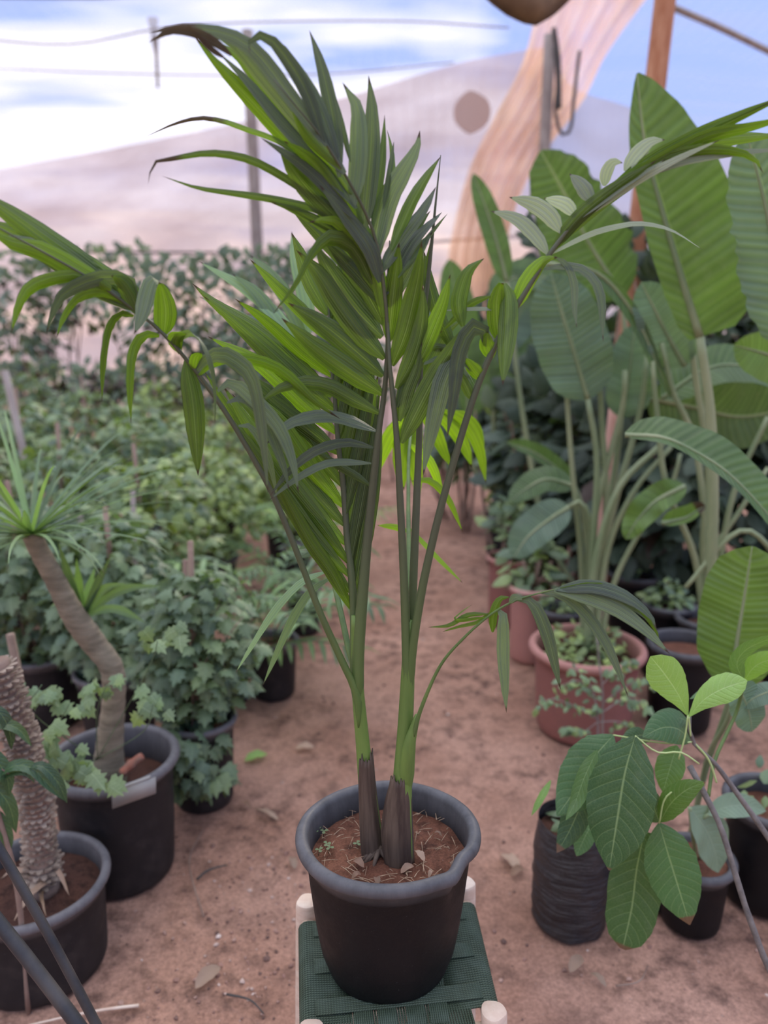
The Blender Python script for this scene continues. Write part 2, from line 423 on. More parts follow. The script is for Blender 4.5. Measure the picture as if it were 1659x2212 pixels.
# cord: green woven, fine ridges along the strand
def cordmat():
    m, t = newmat('green_cord')
    u, v, _ = t.n('ShaderNodeSeparateXYZ', {0: t.n('ShaderNodeUVMap').outputs[0]}).outputs
    tw = t.math('SINE', t.math('ADD', t.math('MULTIPLY', v, 1400.0), t.math('MULTIPLY', u, 12.0)))
    base = t.mix(t.maprange(tw, -1, 1), c4((.016, .026, .014)), c4((.070, .098, .062)))
    base = t.mix(t.maprange(t.noise(t.n('ShaderNodeTexCoord').outputs['Object'], 30, 3), .35, .7, 0, .35), base, c4((.09, .13, .10)))
    pb = t.n('ShaderNodeBsdfPrincipled', {'Base Color': base, 'Roughness': .6, 'Specular IOR Level': .3})
    t.t.links.new(pb.outputs[0], t.n('ShaderNodeOutputMaterial').inputs[0])
    return m
M['cord'] = cordmat()
M['roof_net'] = netmat('roof_net', (.62, .66, .78), .66, .75, (.2, 1.3, 1), 1.1, .25, creases=.2)
M['wall_net'] = netmat('wall_net', (.56, .47, .49), .34, .80, (.25, .25, 1.2), .9, .25, creases=.8)
M['wall_net_blue'] = netmat('wall_net_bluish', (.50, .50, .58), .30, .8, (.3, .3, 1.2), .9, .2, creases=.5)
M['drape'] = netmat('sun_tinted_drape', (1.0, .64, .36), .36, .78, (1.5, 1, .5), 1.3, .5, creases=.7)  # beige net; the warm sunlight on it is put into the colour
M['bundle'] = simple('dark_rolled_cloth', (.10, .065, .04), .9, (.22, .15, .09), 5, .3, 20)

# ------------------------------------------------------------------ setting
# ground
mb = MB()
def gz(x, y):
    d = math.hypot(x, y - 1.2)
    a = mnoise.noise((x * 2.1, y * 2.1, 3.0)) * .012 + mnoise.noise((x * 9, y * 9, 0)) * .004
    return a - .006
xs = [-14, -10, -7, -5] + [-3.6 + i * .06 for i in range(121)] + [5, 7, 10, 14]
ys = [-4, -2.5, -1.2] + [-.2 + i * .06 for i in range(110)] + [7.5, 9, 11, 14, 18]
vs = [(x, y, gz(x, y)) for y in ys for x in xs]
nx = len(xs)
mb.add(vs, [(j * nx + i, j * nx + i + 1, (j + 1) * nx + i + 1, (j + 1) * nx + i) for j in range(len(ys) - 1) for i in range(nx - 1)])
g = struct(mb.build('floor', M['ground'], origin=(0, 0, 0)))

# side nets: top edge on the roof line, in plan
RZ = 4.4
wall_top = [Z(-500, 462, RZ), Z(0, 366, RZ), Z(350, 300, RZ), Z(700, 222, RZ), Z(985, 138, RZ), Z(1190, 100, RZ)]
def net_wall(name, tops, mat, zb=0.0, zt=4.4, amp=.05, seed=0, nz_=26):
    pts = spline(tops, 70)
    mb = MB(); vs = []
    for j in range(nz_ + 1):
        zf = j / nz_
        for i, p in enumerate(pts):
            T = (pts[min(i + 1, 70)] - pts[max(i - 1, 0)]).normalized()
            Nn = V((T.y, -T.x, 0))
            o = amp * mnoise.noise((i * .22 + seed, zf * 2.2, seed)) * 2 * math.sin(math.pi * min(1, zf * 1.05))
            o += amp * 1.2 * math.sin(zf * 9 + i * .05) * (1 - zf) * .6
            q = p + Nn * o
            vs.append((q.x, q.y, p.z * zf + zb * (1 - zf)))
    n = len(pts)
    mb.add(vs, [(j * n + i, j * n + i + 1, (j + 1) * n + i + 1, (j + 1) * n + i) for j in range(nz_) for i in range(n - 1)])
    return struct(mb.build(name, mat, origin=(pts[0].x, pts[0].y, 0)))
net_wall('wall_back', wall_top, M['wall_net'], seed=1)
rt = [Z(1170, 104, RZ), Z(1245, 192, RZ), Z(1350, 228, RZ), Z(1560, 300, RZ), Z(1800, 380, RZ)]
net_wall('wall_right', rt, M['wall_net_blue'], seed=5, amp=.03)
# roof net, sagging between wires
mb = MB(); vs = []
rx = [-18 + i * .6 for i in range(62)]; ry = [-4 + i * .4 for i in range(64)]
for y in ry:
    for x in rx:
        sag = -.10 * abs(math.sin(x * .9)) * abs(math.sin(y * .75)) + .05 * mnoise.noise((x * .5, y * 1.4, 0))
        vs.append((x, y, 4.47 + sag))
n = len(rx)
mb.add(vs, [(j * n + i, j * n + i + 1, (j + 1) * n + i + 1, (j + 1) * n + i) for j in range(len(ry) - 1) for i in range(n - 1)])
struct(mb.build('ceiling', M['roof_net'], origin=(0, 0, 4.4)))

def post(name, px, py, Y, r, ztop, mat, label, lean=0.0, cat='post', zb=0.0, group=None, sq=False):
    p = P(px, py, Y); mb = MB()
    pts = [V((p.x + lean * (z - p.z), p.y + mnoise.noise((z, px, 0)) * .01, z)) for z in [zb + (ztop - zb) * i / 10 for i in range(11)]]
    tube(mb, pts, [(0, r * 1.1), (1, r * .92)], 10)
    return tag(mb.build(name, mat), label, cat, group)
post('wooden_post', 1402, 300, 4.1, .052, 4.42, M['post'], 'thick orange-brown wooden post rising behind the tallest paddle leaf to the roof', .045)
post('wooden_post', 1180, 250, 7.7, .058, 4.05, M['post_grey'], 'thin wooden post at the net corner with black cords hanging beside it', .0)
post('wooden_post', 545, 300, 8.7, .062, 4.42, M['post_grey'], 'grey weathered post behind the palm in front of the far net', -.01)
p1, p2 = P(333, 38, 5.4), P(338, 188, 5.4)
mb = MB(); tube(mb, [P(341, 190, 9.0), P(338, 120, 9.0), P(332, 60, 9.0), P(330, 40, 9.0)], [(0, .014), (.6, .022), (.62, .04), (1, .06)], 8)
tag(mb.build('roof_strut', M['post_grey']), 'short grey wooden strut hanging from the roof net upper left', 'strut')

def wire(pts, r, label, name='wire', mat='rope', cat='wire', seg=24, group=None):
    mb = MB(); tube(mb, pts, r, 6, seg)
    return tag(mb.build(name, M[mat]), label, cat, group)
wire([P(-150, 130, 9.88), P(0, 148, 9.88), P(400, 162, 9.88), P(700, 160, 9.69), P(980, 135, 9.31)], 0.007, 'thin wire under the roof net running from left edge to the net corner', mat='post_grey')
wire([P(-100, 78, 7.22), P(150, 96, 7.22), P(400, 55, 7.22), P(830, 45, 7.22), P(1100, 60, 7.22)], 0.006, 'thin wire sagging close under the roof net at the top', mat='post_grey')
wire([P(1440, 10, 7.60), P(1560, 62, 7.79), P(1700, 130, 7.98)], 0.029, 'grey roof cable sloping down to the right from the orange-brown post', mat='post_grey')
wire([P(-60, 545, 12.54), P(200, 545, 12.54), P(560, 545, 12.54), P(800, 530, 11.78), P(1100, 512, 10.26), P(1200, 500, 9.50)], 0.020, 'taut dark wire strung across the far net above the climbing vines')
wire([P(1198, 100, 7.6), P(1204, 180, 7.6), P(1200, 240, 7.6), P(1212, 288, 7.6), P(1232, 280, 7.6), P(1240, 210, 7.6), P(1252, 110, 7.6)], 0.016, 'black cord hanging in a loop beside the thin corner post', name='hanging_cord', cat='cord')
wire([P(1196, 60, 7.6), P(1206, 130, 7.6), P(1208, 235, 7.6)], 0.022, 'thick straight cord hanging next to the looped cord', name='hanging_cord', cat='cord')
# dark beam across the very top left
mb = MB(); tube(mb, [P(-250, -18, 4.94), P(200, -16, 4.94), P(560, -30, 4.94)], .035, 8)
tag(mb.build('roof_beam', M['rope']), 'dark roof beam cut off by the top left edge of the picture', 'beam')
# rolled dark cloth at the top
mb = MB()
for k in range(5):
    tube(mb, [P(1060 - k * 8, -90 + k * 6, 3.9 - k * .03), P(1095 + k * 6, -22 + k * 5, 3.9 - k * .03), P(1160 + k * 5, -26 + k * 6, 3.9), P(1250 + k * 8, -100, 3.9)], [(0, .06), (.5, .085), (1, .05)], 10, 10)
tag(mb.build('cloth_bundle', M['bundle']), 'dark brown bundle of rolled cloth hanging from the roof at the top edge', 'cloth')
# beige net drape, tinted tan for the sunlight on it
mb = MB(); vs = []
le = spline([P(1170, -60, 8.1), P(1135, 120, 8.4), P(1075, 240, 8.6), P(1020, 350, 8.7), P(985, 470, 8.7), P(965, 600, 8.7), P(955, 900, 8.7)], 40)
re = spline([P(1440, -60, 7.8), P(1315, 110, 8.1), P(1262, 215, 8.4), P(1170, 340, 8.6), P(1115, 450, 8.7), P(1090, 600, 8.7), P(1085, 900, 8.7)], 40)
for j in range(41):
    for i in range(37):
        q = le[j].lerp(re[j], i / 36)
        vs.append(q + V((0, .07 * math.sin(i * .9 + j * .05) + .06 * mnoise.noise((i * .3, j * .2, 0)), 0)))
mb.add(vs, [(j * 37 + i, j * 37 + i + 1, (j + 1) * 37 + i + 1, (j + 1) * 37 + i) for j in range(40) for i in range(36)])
tag(mb.build('net_drape', M['drape']), 'beige net drape, tinted sunlit tan, hanging in folds from the roof in front of the far net', 'drape')
# round shadow on the net, put in as a flat brown disc
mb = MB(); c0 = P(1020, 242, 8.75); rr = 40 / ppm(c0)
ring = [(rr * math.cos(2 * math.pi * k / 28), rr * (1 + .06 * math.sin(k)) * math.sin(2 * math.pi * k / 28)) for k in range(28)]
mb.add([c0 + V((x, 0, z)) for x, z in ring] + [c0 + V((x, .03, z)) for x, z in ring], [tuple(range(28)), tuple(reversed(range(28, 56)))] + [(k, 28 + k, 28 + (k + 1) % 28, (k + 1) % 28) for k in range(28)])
tag(mb.build('net_shadow_disc', simple('shadow_brown', (.50, .37, .32), .95), smooth=False), 'round grey-brown disc standing in for a shadow on the net beside the beige drape', 'patch')

# ------------------------------------------------------------------ pots
def pot_mesh(mb, c, R, rb, h, rim=.012, dent=None, lip=True, n=56, sx=1.0, soil=.045, pw=.8):
    rr = rim
    prof = [(0, 0.002), (rb - .016, .0), (rb - .008, .0015), (rb - .003, .006), (rb, .015)]
    for i in range(1, 9):
        s = i / 8; prof.append((rb + (R - rr * 1.6 - rb) * s ** pw, .015 + (h - .045 - .015) * s))
    for a in range(-80, 200, 20):
        q = math.radians(a)
        prof.append((R - rr + rr * math.cos(q) * 1.0, h - rr * 1.1 + rr * 1.1 * math.sin(q)))
    prof += [(R - 2.1 * rr, h - rr * 1.8), (R - 2.3 * rr - .002, h - soil - .02)]
    lathe(mb, c, prof, n, sx, dent)
    for i, v in enumerate(mb.v):
        zz = v[2] - c[2]
        r0 = 1.0 if zz > h - rr * 2.4 else .0
        mb.c[i] = (r0, 0, .5)
def soil_mesh(mb, c, R, z, seed=0, mound=.01, n=40, sx=1.0):
    vs = []; rings = 14
    for j in range(rings + 1):
        r = R * j / rings
        for k in range(n):
            a = 2 * math.pi * k / n
            x, y = r * math.cos(a) * sx, r * math.sin(a)
            vs.append((c[0] + x, c[1] + y, c[2] + z + mound * (1 - (r / R) ** 2) + mnoise.noise((x * 30 + seed, y * 30, seed)) * .006))
    mb.add(vs, [(j * n + k, j * n + (k + 1) % n, (j + 1) * n + (k + 1) % n, (j + 1) * n + k) for j in range(rings) for k in range(n)])
def pot_place(px, py, hw, h):
    """pot on the ground whose rim centre sits at this pixel, half-width hw pixels, rim height h"""
    d = ray(px, py); k = (h - H) / d.z
    c = V((0, 0, H)) + d * k
    return V((c.x, c.y, 0)), hw * k / F
def make_pot(root, c, R, h, mat, rbf=.76, rim=.012, soil='soil', sd=.05, name='pot', dent=None, sx=1.0, seed=0):
    mb = MB(); pot_mesh(mb, c, R, R * rbf, h, rim, dent, sx=sx, soil=sd)
    p = mb.build(name, M[mat], root)
    mb = MB(); soil_mesh(mb, c, R - 2.2 * rim, h - sd, seed, sx=sx)
    s = mb.build('soil', M[soil], root)
    return p, s

# ------------------------------------------------------------------ hero palm
SEAT = .44
RIMZ = SEAT + .26
HC = Z(839, 1811, RIMZ); HC = V((HC.x, 1.11, SEAT))
palm = thing('potted_palm', HC, 'tall potted palm with feathery fronds in a black pot on the green woven stool', 'palm')
def hdent(a, z):
    d = .012 * math.sin(a * 2 + .5) + .006 * math.sin(a * 5)
    if z > .2:
        d += -.05 * math.exp(-((a - 5.75) / .16) ** 2) + .035 * math.exp(-((a - 5.42) / .1) ** 2)
    return d
mb = MB(); pot_mesh(mb, HC, .145, .101, .258, .0105, hdent, sx=1.05, n=96, soil=.045, pw=.62)
pot = mb.build('pot', M['pot_black'], palm)
mb = MB(); soil_mesh(mb, HC, .124, .210, 3, .006, 60, sx=1.03); soil = mb.build('soil', M['soil'], palm)
SZ = SEAT + .210

RY = 1.11
rnd = random.Random(7)
def pxp(lst, Y):   # flat px list -> points, depth from Y or list
    n = len(lst) // 2
    return [P(lst[2 * i], lst[2 * i + 1], Y[i] if isinstance(Y, (list, tuple)) else Y) for i in range(n)]
def stem_part(name, pts, rads, mat, parent=palm, n=14, seg=24, flat=1.0):
    mb = MB(); tube(mb, pts, rads, n, seg, flat=flat); return mb.build(name, M[mat], parent)
# two pseudostems
stem_part('stem', [P(808, 1868, 1.11), P(798, 1750, 1.11), P(783, 1600, 1.115), P(773, 1490, 1.115), P(768, 1400, 1.115), P(766, 1330, 1.115)],
          [(0, .021), (.1, .019), (.25, .0155), (.5, .0115), (.75, .0095), (1, .005)], 'stem')
stem_part('stem', [P(862, 1868, 1.09), P(866, 1750, 1.09), P(874, 1600, 1.095), P(880, 1480, 1.095), P(883, 1390, 1.095), P(884, 1340, 1.095)],
          [(0, .024), (.1, .023), (.3, .0165), (.55, .0125), (.8, .0105), (1, .007)], 'stem')
def sheath(pts, rads, a0, a1, jag, name='dry_sheath'):
    mb = MB(); c = spline(pts, 18); rg = random.Random(len(pts) + int(a0)); n = 20
    vs = []; uv = []
    for i, p in enumerate(c):
        r = interp(rads, i / 18)
        for k in range(n + 1):
            a = math.radians(a0 + (a1 - a0) * k / n)
            rr = r * (1 + .06 * math.sin(k * 2.3))
            lift = (jag[k % len(jag)] * .012 if i == 18 else 0)
            vs.append((p.x + rr * math.cos(a), p.y + rr * math.sin(a), p.z + lift)); uv.append((k / n, i / 18))
    mb.add(vs, [(i * (n + 1) + k, i * (n + 1) + k + 1, (i + 1) * (n + 1) + k + 1, (i + 1) * (n + 1) + k) for i in range(18) for k in range(n)], uv)
    o = mb.build(name, M['sheath'], palm)
    m = o.modifiers.new('thick', 'SOLIDIFY'); m.thickness = .0018
    o['label'] = 'dried brown sheath wrapped round the stem base'
    return o
sheath([P(808, 1868, 1.108), P(800, 1800, 1.108), P(792, 1700, 1.11), P(790, 1640, 1.11)], [(0, .0215), (.3, .0195), (.7, .0155), (1, .0125)], -150, 60, [0, .5, .2, 1.4, .4, .1, .9])
sheath([P(862, 1862, 1.088), P(858, 1800, 1.088), P(860, 1740, 1.09), P(864, 1684, 1.09)], [(0, .0245), (.4, .0255), (.75, .021), (1, .0145)], -190, 20, [.2, .6, 0, .9, .3, 1.2, .5])
# green leaf base wrapping right stem
stem_part('leaf_base', [P(866, 1770, 1.096), P(872, 1705, 1.094), P(880, 1640, 1.084), P(886, 1600, 1.080), P(893, 1575, 1.080), P(902, 1545, 1.078)], [(0, .010), (.45, .0140), (.7, .0105), (1, .0042)], 'stem')
# roots and debris at the base
mb = MB()
for k in range(14):
    a = rnd.uniform(-2.9, .2); bx = V((HC.x + rnd.uniform(-.02, .02), HC.y - .012, SZ))
    q = bx + V((math.cos(a) * .035, math.sin(a) * .03, -.002))
    tube(mb, [bx + V((0, 0, .022)), bx.lerp(q, .6) + V((0, 0, .012)), q], [(0, .006), (1, .0022)], 6, 5)
mb.build('roots', M['sheath'], palm)

def fr_obj(pts, rads, mat='rachis', seg=40, label=None):
    rads = [(0, rads[0][1] * .35), (.05, rads[0][1])] + rads[1:]
    mb = MB(); tube(mb, pts, rads, 8, seg)
    o = mb.build('frond', M[mat], palm)
    if label: o['label'] = label
    return o
def leaflets(fr, rach, lst, dY=-.03, mat='palm', w0=1.32, fold=.22, tiltg=35, tiltl=-32):
    """lst rows: (pixels, width px, tone, [tip depth change], [dried tip]); tone g top face with sky sheen tinted grey-green, d dark, l underside with backlight tinted lime, y yellow"""
    for row in lst:
        px, w, k = row[0], row[1], row[2]
        dy = row[3] if len(row) > 3 and row[3] is not None else dY * rnd.uniform(.4, 1.5)
        tb = row[4] if len(row) > 4 else .018
        b = min(rach, key=lambda q: (q[0] - px[0]) ** 2 + (q[1] - px[1]) ** 2)
        n = len(px) // 2
        pts = [P(px[2 * i], px[2 * i + 1], b[2] + dy * (i / (n - 1)) ** 1.3) for i in range(n)]
        hw = w / 2 / ppm(pts[n // 2]) * w0
        tone = {'g': 0.0, 'd': .62, 'm': .75, 'l': 1.0, 'y': 1.4, 'b': .2, 'w': .1}[k]  # grey sky sheen and lime backlight are tinted into the leaf colour
        if k == 'd': wd = .35
        else: wd = 0
        tilt = {'g': tiltg, 'w': tiltg, 'd': -12, 'm': -18, 'l': tiltl, 'y': tiltl, 'b': 0}[k] + rnd.uniform(-8, 8)
        view = (CAMV - pts[n // 2]).normalized()
        a = math.radians(tilt)
        N0 = (view * math.cos(a) + V((0, 0, 1)) * math.sin(a))
        hw /= max(.72, math.cos(a) ** .5)
        rl = rnd.uniform(-16, 16)
        mb = MB()
        L = sum((pts[i + 1] - pts[i]).length for i in range(n - 1))
        blade(mb, pts, hw, hw, PALM, max(10, int(L / .018)), 3, N0, fold * (-1 if k in 'lmdy' else 1), (rl, rl + rnd.uniform(-12, 12)),
              .05, (1.0 if k == 'b' else 0.0, tone, (rnd.random() * (.25 if wd else .75 if k == 'm' else 1.0))), tb, rnd, curl=.25)
        mb.build('leaflet', M['palm_pale' if k == 'w' and mat == 'palm' else mat], fr)
def R3(lst): return [(lst[i], lst[i + 1], lst[i + 2]) for i in range(0, len(lst), 3)]
def rach_pts(r): return [P(*q) for q in r]

# F1 dark upper-left frond
r1 = R3([771, 1540, 1.113, 773, 1420, 1.112, 782, 1300, 1.112, 797, 1130, 1.11, 816, 950, 1.10, 830, 850, 1.10, 838, 740, 1.09, 832, 650, 1.08, 822, 570, 1.07, 806, 500, 1.06, 775, 430, 1.04, 735, 360, 1.02, 690, 290, 1.0, 640, 230, .98, 590, 170, .97])
f1 = fr_obj(rach_pts(r1), [(0, .0108), (.1, .0100), (.3, .0070), (.5, .0042), (.75, .0024), (1, .0008)])
leaflets(f1, r1, [
 ([782, 485, 720, 400, 640, 320, 540, 215, 460, 130, 418, 76], 34, 'l', -.02),
 ([745, 375, 650, 255, 565, 155, 505, 90, 445, 62, 405, 56], 36, 'g', -.02, .06),
 ([705, 315, 625, 205, 545, 105, 475, 70, 420, 62, 370, 60, 322, 72], 30, 'g', -.03, .34),
 ([500, 120, 470, 95, 425, 72, 370, 66, 322, 92], 16, 'b', -.01),
 ([485, 125, 455, 105, 430, 80, 402, 50], 10, 'b', -.02),
 ([700, 310, 665, 205, 625, 135, 588, 88, 562, 76, 537, 92, 540, 116], 22, 'g', -.04),
 ([735, 365, 695, 245, 645, 155, 605, 98, 578, 78, 556, 76], 24, 'g', -.03),
 ([738, 372, 662, 298, 626, 226], 16, 'l', -.02),
 ([760, 420, 690, 330, 600, 230, 520, 130, 460, 85], 30, 'm', .02),
 ([770, 450, 700, 360, 610, 265, 530, 170, 470, 112], 28, 'g', .01),
 ([733, 383, 722, 271, 701, 169, 684, 110, 668, 65], 25, 'g', .03),
 ([757, 350, 741, 282, 727, 213], 10, 'd', .04),
 ([763, 446, 774, 340, 773, 240, 760, 212, 740, 178], 31, 'g', .02),
 ([784, 504, 793, 410, 801, 319, 803, 230, 796, 163], 31, 'g', .02),
 ([804, 495, 814, 420, 825, 343, 831, 247], 16, 'm', .04),
 ([828, 451, 838, 395, 846, 343, 851, 305], 10, 'd', .05),
 ([818, 560, 832, 480, 846, 400, 848, 330, 836, 280], 15, 'm', .05),
 ([808, 556, 835, 439, 873, 367, 900, 319, 907, 282], 34, 'g', .02),
 ([845, 540, 862, 500, 890, 437, 918, 388, 952, 338], 22, 'm', .06),
 ([819, 593, 869, 512, 912, 456, 942, 403], 28, 'g', .05),
 ([830, 640, 885, 530, 924, 487, 955, 458], 26, 'g', .07),
 ([860, 600, 900, 550, 926, 511, 967, 461], 9, 'd', .09),
 ([826, 660, 860, 570, 895, 500, 930, 455], 24, 'd', .06),
 # left side, upper
 ([768, 500, 720, 450, 662, 415, 616, 385, 556, 352, 508, 337, 451, 331, 405, 337, 362, 345, 336, 350, 323, 377, 320, 398], 14, 'm', -.08, .30),
 ([766, 472, 692, 392, 631, 341, 562, 297], 20, 'g', -.03, .04),
 ([750, 455, 690, 368, 650, 330, 612, 304], 26, 'l', -.03),
 ([760, 500, 692, 437, 640, 377, 601, 316], 36, 'm', -.03),
 ([745, 440, 690, 385, 640, 345, 600, 318], 24, 'd', .01),
 ([738, 430, 660, 350, 600, 305, 529, 279, 481, 262, 430, 255, 375, 268, 318, 294], 9, 'm', .10, .55),
 ([790, 530, 700, 460, 620, 436, 541, 422, 481, 414, 420, 404, 350, 380], 13, 'm', -.03, .06),
 ([812, 570, 760, 520, 677, 476, 640, 455, 580, 434], 20, 'd', -.03, .08),
 ([828, 685, 820, 602, 797, 540, 752, 497, 713, 474, 666, 481], 28, 'l', -.06),
 ([822, 645, 796, 595, 767, 540, 727, 517, 702, 526, 673, 562, 640, 620, 590, 678], 30, 'm', -.10),
 ([824, 625, 780, 560, 720, 500, 640, 455, 583, 437], 24, 'd', -.02),
 ([822, 600, 790, 520, 740, 440, 700, 380, 650, 335], 34, 'm', -.01),
 ([816, 580, 770, 500, 710, 420, 660, 370, 610, 330], 30, 'd', .02),
 ([820, 610, 800, 540, 750, 470, 690, 400], 28, 'g', -.05),
 ([826, 660, 770, 590, 700, 520, 650, 470, 620, 440], 26, 'd', .02),
 ([826, 728, 767, 667, 722, 602, 680, 526], 46, 'd', -.02),
 ([828, 700, 790, 630, 740, 560, 695, 515], 34, 'd', -.01),
 ([831, 775, 785, 725, 731, 652, 687, 587, 640, 540], 42, 'd', -.03),
 ([828, 812, 767, 757, 697, 700, 622, 654], 40, 'd', -.03),
 ([826, 852, 752, 804, 677, 750, 608, 687], 40, 'm', -.04),
 ([820, 893, 767, 866, 713, 837, 658, 828, 604, 841, 557, 873], 28, 'd', -.05, .03),
 ([812, 931, 749, 906, 695, 898, 640, 909, 608, 927, 573, 962], 27, 'g', -.06, .02),
 ([808, 968, 757, 956, 712, 962, 666, 983, 621, 1022, 582, 1073], 17, 'g', -.07),
 ([802, 1001, 742, 998, 697, 1004, 636, 1037, 580, 1082], 14, 'g', -.07),
 ([800, 1050, 772, 1030, 727, 1004, 682, 974, 662, 970], 14, 'd', .02),
])
# F2 inner frond, big fan of parallel leaflets
r2 = R3([768, 1500, 1.117, 766, 1420, 1.12, 765, 1330, 1.125, 760, 1250, 1.13, 750, 1160, 1.14, 742, 1050, 1.15, 730, 950, 1.16, 724, 870, 1.17, 716, 780, 1.18, 712, 690, 1.19, 705, 610, 1.20])
f2 = fr_obj(rach_pts(r2), [(0, .008), (.3, .006), (.6, .0042), (1, .001)])
fan = [([715, 814, 651, 769, 576, 699, 507, 645], 26), ([717, 856, 636, 787, 561, 720, 470, 660, 415, 612], 34), ([724, 886, 651, 829, 561, 745, 500, 690, 440, 640], 34),
 ([728, 937, 651, 871, 561, 787, 449, 727], 30), ([732, 980, 651, 916, 576, 856, 519, 796], 32), ([740, 1052, 681, 977, 606, 871, 537, 805], 32),
 ([741, 1094, 666, 1007, 591, 901, 500, 830], 34), ([744, 1134, 686, 1070, 630, 1000, 560, 905, 500, 850], 32), ([747, 1176, 686, 1116, 625, 1040, 555, 945, 480, 830], 34),
 ([751, 1215, 695, 1146, 634, 1070, 540, 960, 440, 800], 32), ([754, 1245, 686, 1176, 625, 1095, 545, 975, 470, 870], 32), ([758, 1281, 700, 1206, 640, 1115, 570, 1000, 505, 890], 28),
 ([760, 1318, 716, 1236, 670, 1170, 610, 1060, 570, 990], 24), ([708, 680, 685, 639, 662, 595, 630, 503], 34), ([713, 738, 651, 675, 600, 625, 540, 560], 26)]
leaflets(f2, r2, [(a, w, ('l' if i % 3 == 0 else 'm' if i % 3 == 1 else 'm'), (.03 if i % 2 else -.02)) for i, (a, w) in enumerate(fan)], mat='palm')
rb = [(762, 1300), (760, 1262), (756, 1225), (753, 1190), (750, 1150), (747, 1110), (744, 1070), (741, 1030), (736, 990), (732, 950), (728, 905), (724, 860), (718, 815), (715, 770), (712, 735), (710, 700)]
leaflets(f2, r2, [([x, y, x + 22 + i * .8, y - 130, x + 44 + i * 1.2, y - 260, x + 58 + i * 2.2 + rnd.uniform(-6, 10), y - 400 + i * 14], 30 - i * .5, 'l' if i % 3 == 1 else 'd', .05) for i, (x, y) in enumerate(rb)])
# F3 long arching frond to the left edge
r3 = R3([776, 1580, 1.108, 770, 1500, 1.105, 735, 1420, 1.10, 690, 1320, 1.09, 640, 1190, 1.08, 590, 1070, 1.07, 530, 960, 1.06, 470, 865, 1.05, 410, 785, 1.04, 350, 718, 1.03, 285, 665, 1.02, 200, 605, 1.0, 100, 548, .98, 20, 505, .96, -60, 460, .95])
f3 = fr_obj(rach_pts(r3), [(0, .0062), (.3, .0048), (.6, .0035), (.8, .0022), (1, .0008)])
leaflets(f3, r3, [
 ([275, 652, 180, 578, 100, 520, 0, 447, -80, 400], 46, 'm', -.02), ([300, 668, 230, 612, 120, 548, 40, 508, -50, 470], 50, 'm', .0),
 ([285, 665, 200, 600, 100, 540, 30, 512, -30, 505], 48, 'd', .01), ([265, 640, 190, 600, 110, 550, 60, 520, 0, 515, -30, 530], 22, 'g', -.04),
 ([240, 625, 170, 590, 90, 545, 20, 525, -30, 490], 36, 'l', -.03),
 ([295, 672, 280, 612, 241, 598, 196, 606, 145, 630, 120, 660, 100, 722], 26, 'g', -.07, .03), ([300, 680, 285, 640, 262, 606, 240, 596], 34, 'm', -.03),
 ([265, 656, 235, 641, 205, 637, 169, 651, 140, 690, 121, 731], 22, 'l', -.06), ([210, 618, 170, 598, 112, 605, 69, 622, 45, 656, 24, 720], 22, 'l', -.06),
 ([289, 684, 265, 681, 244, 707, 232, 762, 220, 868], 24, 'l', -.05), ([344, 726, 322, 724, 301, 742, 289, 792, 283, 915], 25, 'l', -.05),
 ([403, 778, 406, 810, 418, 882, 428, 1028], 34, 'y', -.02),
 ([390, 764, 380, 740, 392, 724, 420, 722, 447, 762, 463, 837, 464, 917], 32, 'g', -.06), ([386, 762, 378, 742, 385, 728, 405, 722], 24, 'l', -.04),
 ([354, 724, 358, 672, 350, 625, 343, 610], 36, 'l', -.02), ([343, 610, 328, 606, 316, 640, 306, 680, 290, 722], 26, 'g', -.06),
 ([425, 800, 450, 772, 480, 766, 512, 782, 545, 820, 565, 925, 579, 1065], 30, 'g', -.06),
 ([430, 812, 463, 788, 520, 778, 600, 800, 680, 870, 735, 905], 22, 'y', .04, .12), ([420, 800, 425, 775, 433, 762], 20, 'y', -.02),
 ([470, 845, 500, 826, 545, 860, 600, 920, 630, 990, 645, 1065], 22, 'g', -.03), ([490, 870, 530, 860, 570, 900, 610, 1000, 625, 1060], 20, 'g', -.02),
 ([515, 920, 545, 925, 580, 990, 600, 1080], 16, 'g', .02)])
# F4 thin frond going away behind, pale drooping leaflets
r4 = R3([763, 1450, 1.12, 742, 1350, 1.17, 722, 1260, 1.24, 700, 1160, 1.33, 680, 1040, 1.42, 672, 920, 1.5, 672, 820, 1.58, 668, 720, 1.66])
f4 = fr_obj(rach_pts(r4), [(0, .005), (.4, .004), (1, .001)], 'rachis_green')
leaflets(f4, r4, [([705, 1235, 655, 1255, 600, 1310, 550, 1385, 508, 1455], 17, 'w', .0), ([712, 1250, 668, 1280, 625, 1350, 585, 1440, 568, 1480], 16, 'w', .02),
 ([670, 840, 620, 740, 560, 640, 500, 590], 30, 'w', .06), ([668, 800, 610, 700, 540, 630, 430, 565], 26, 'w', .08), ([668, 760, 640, 680, 590, 600, 540, 550], 28, 'w', .08),
 ([668, 720, 660, 640, 640, 560, 630, 500], 26, 'w', .08), ([672, 880, 610, 800, 540, 700, 430, 640], 26, 'w', .08)] +
 [([694 - i * 1.5, 1200 - i * 19, 672 - i * 2, 1196 - i * 19, 645 - i * 2, 1206 - i * 19], 9, 'w', -.02) for i in range(7)], mat='strap', dY=.05)
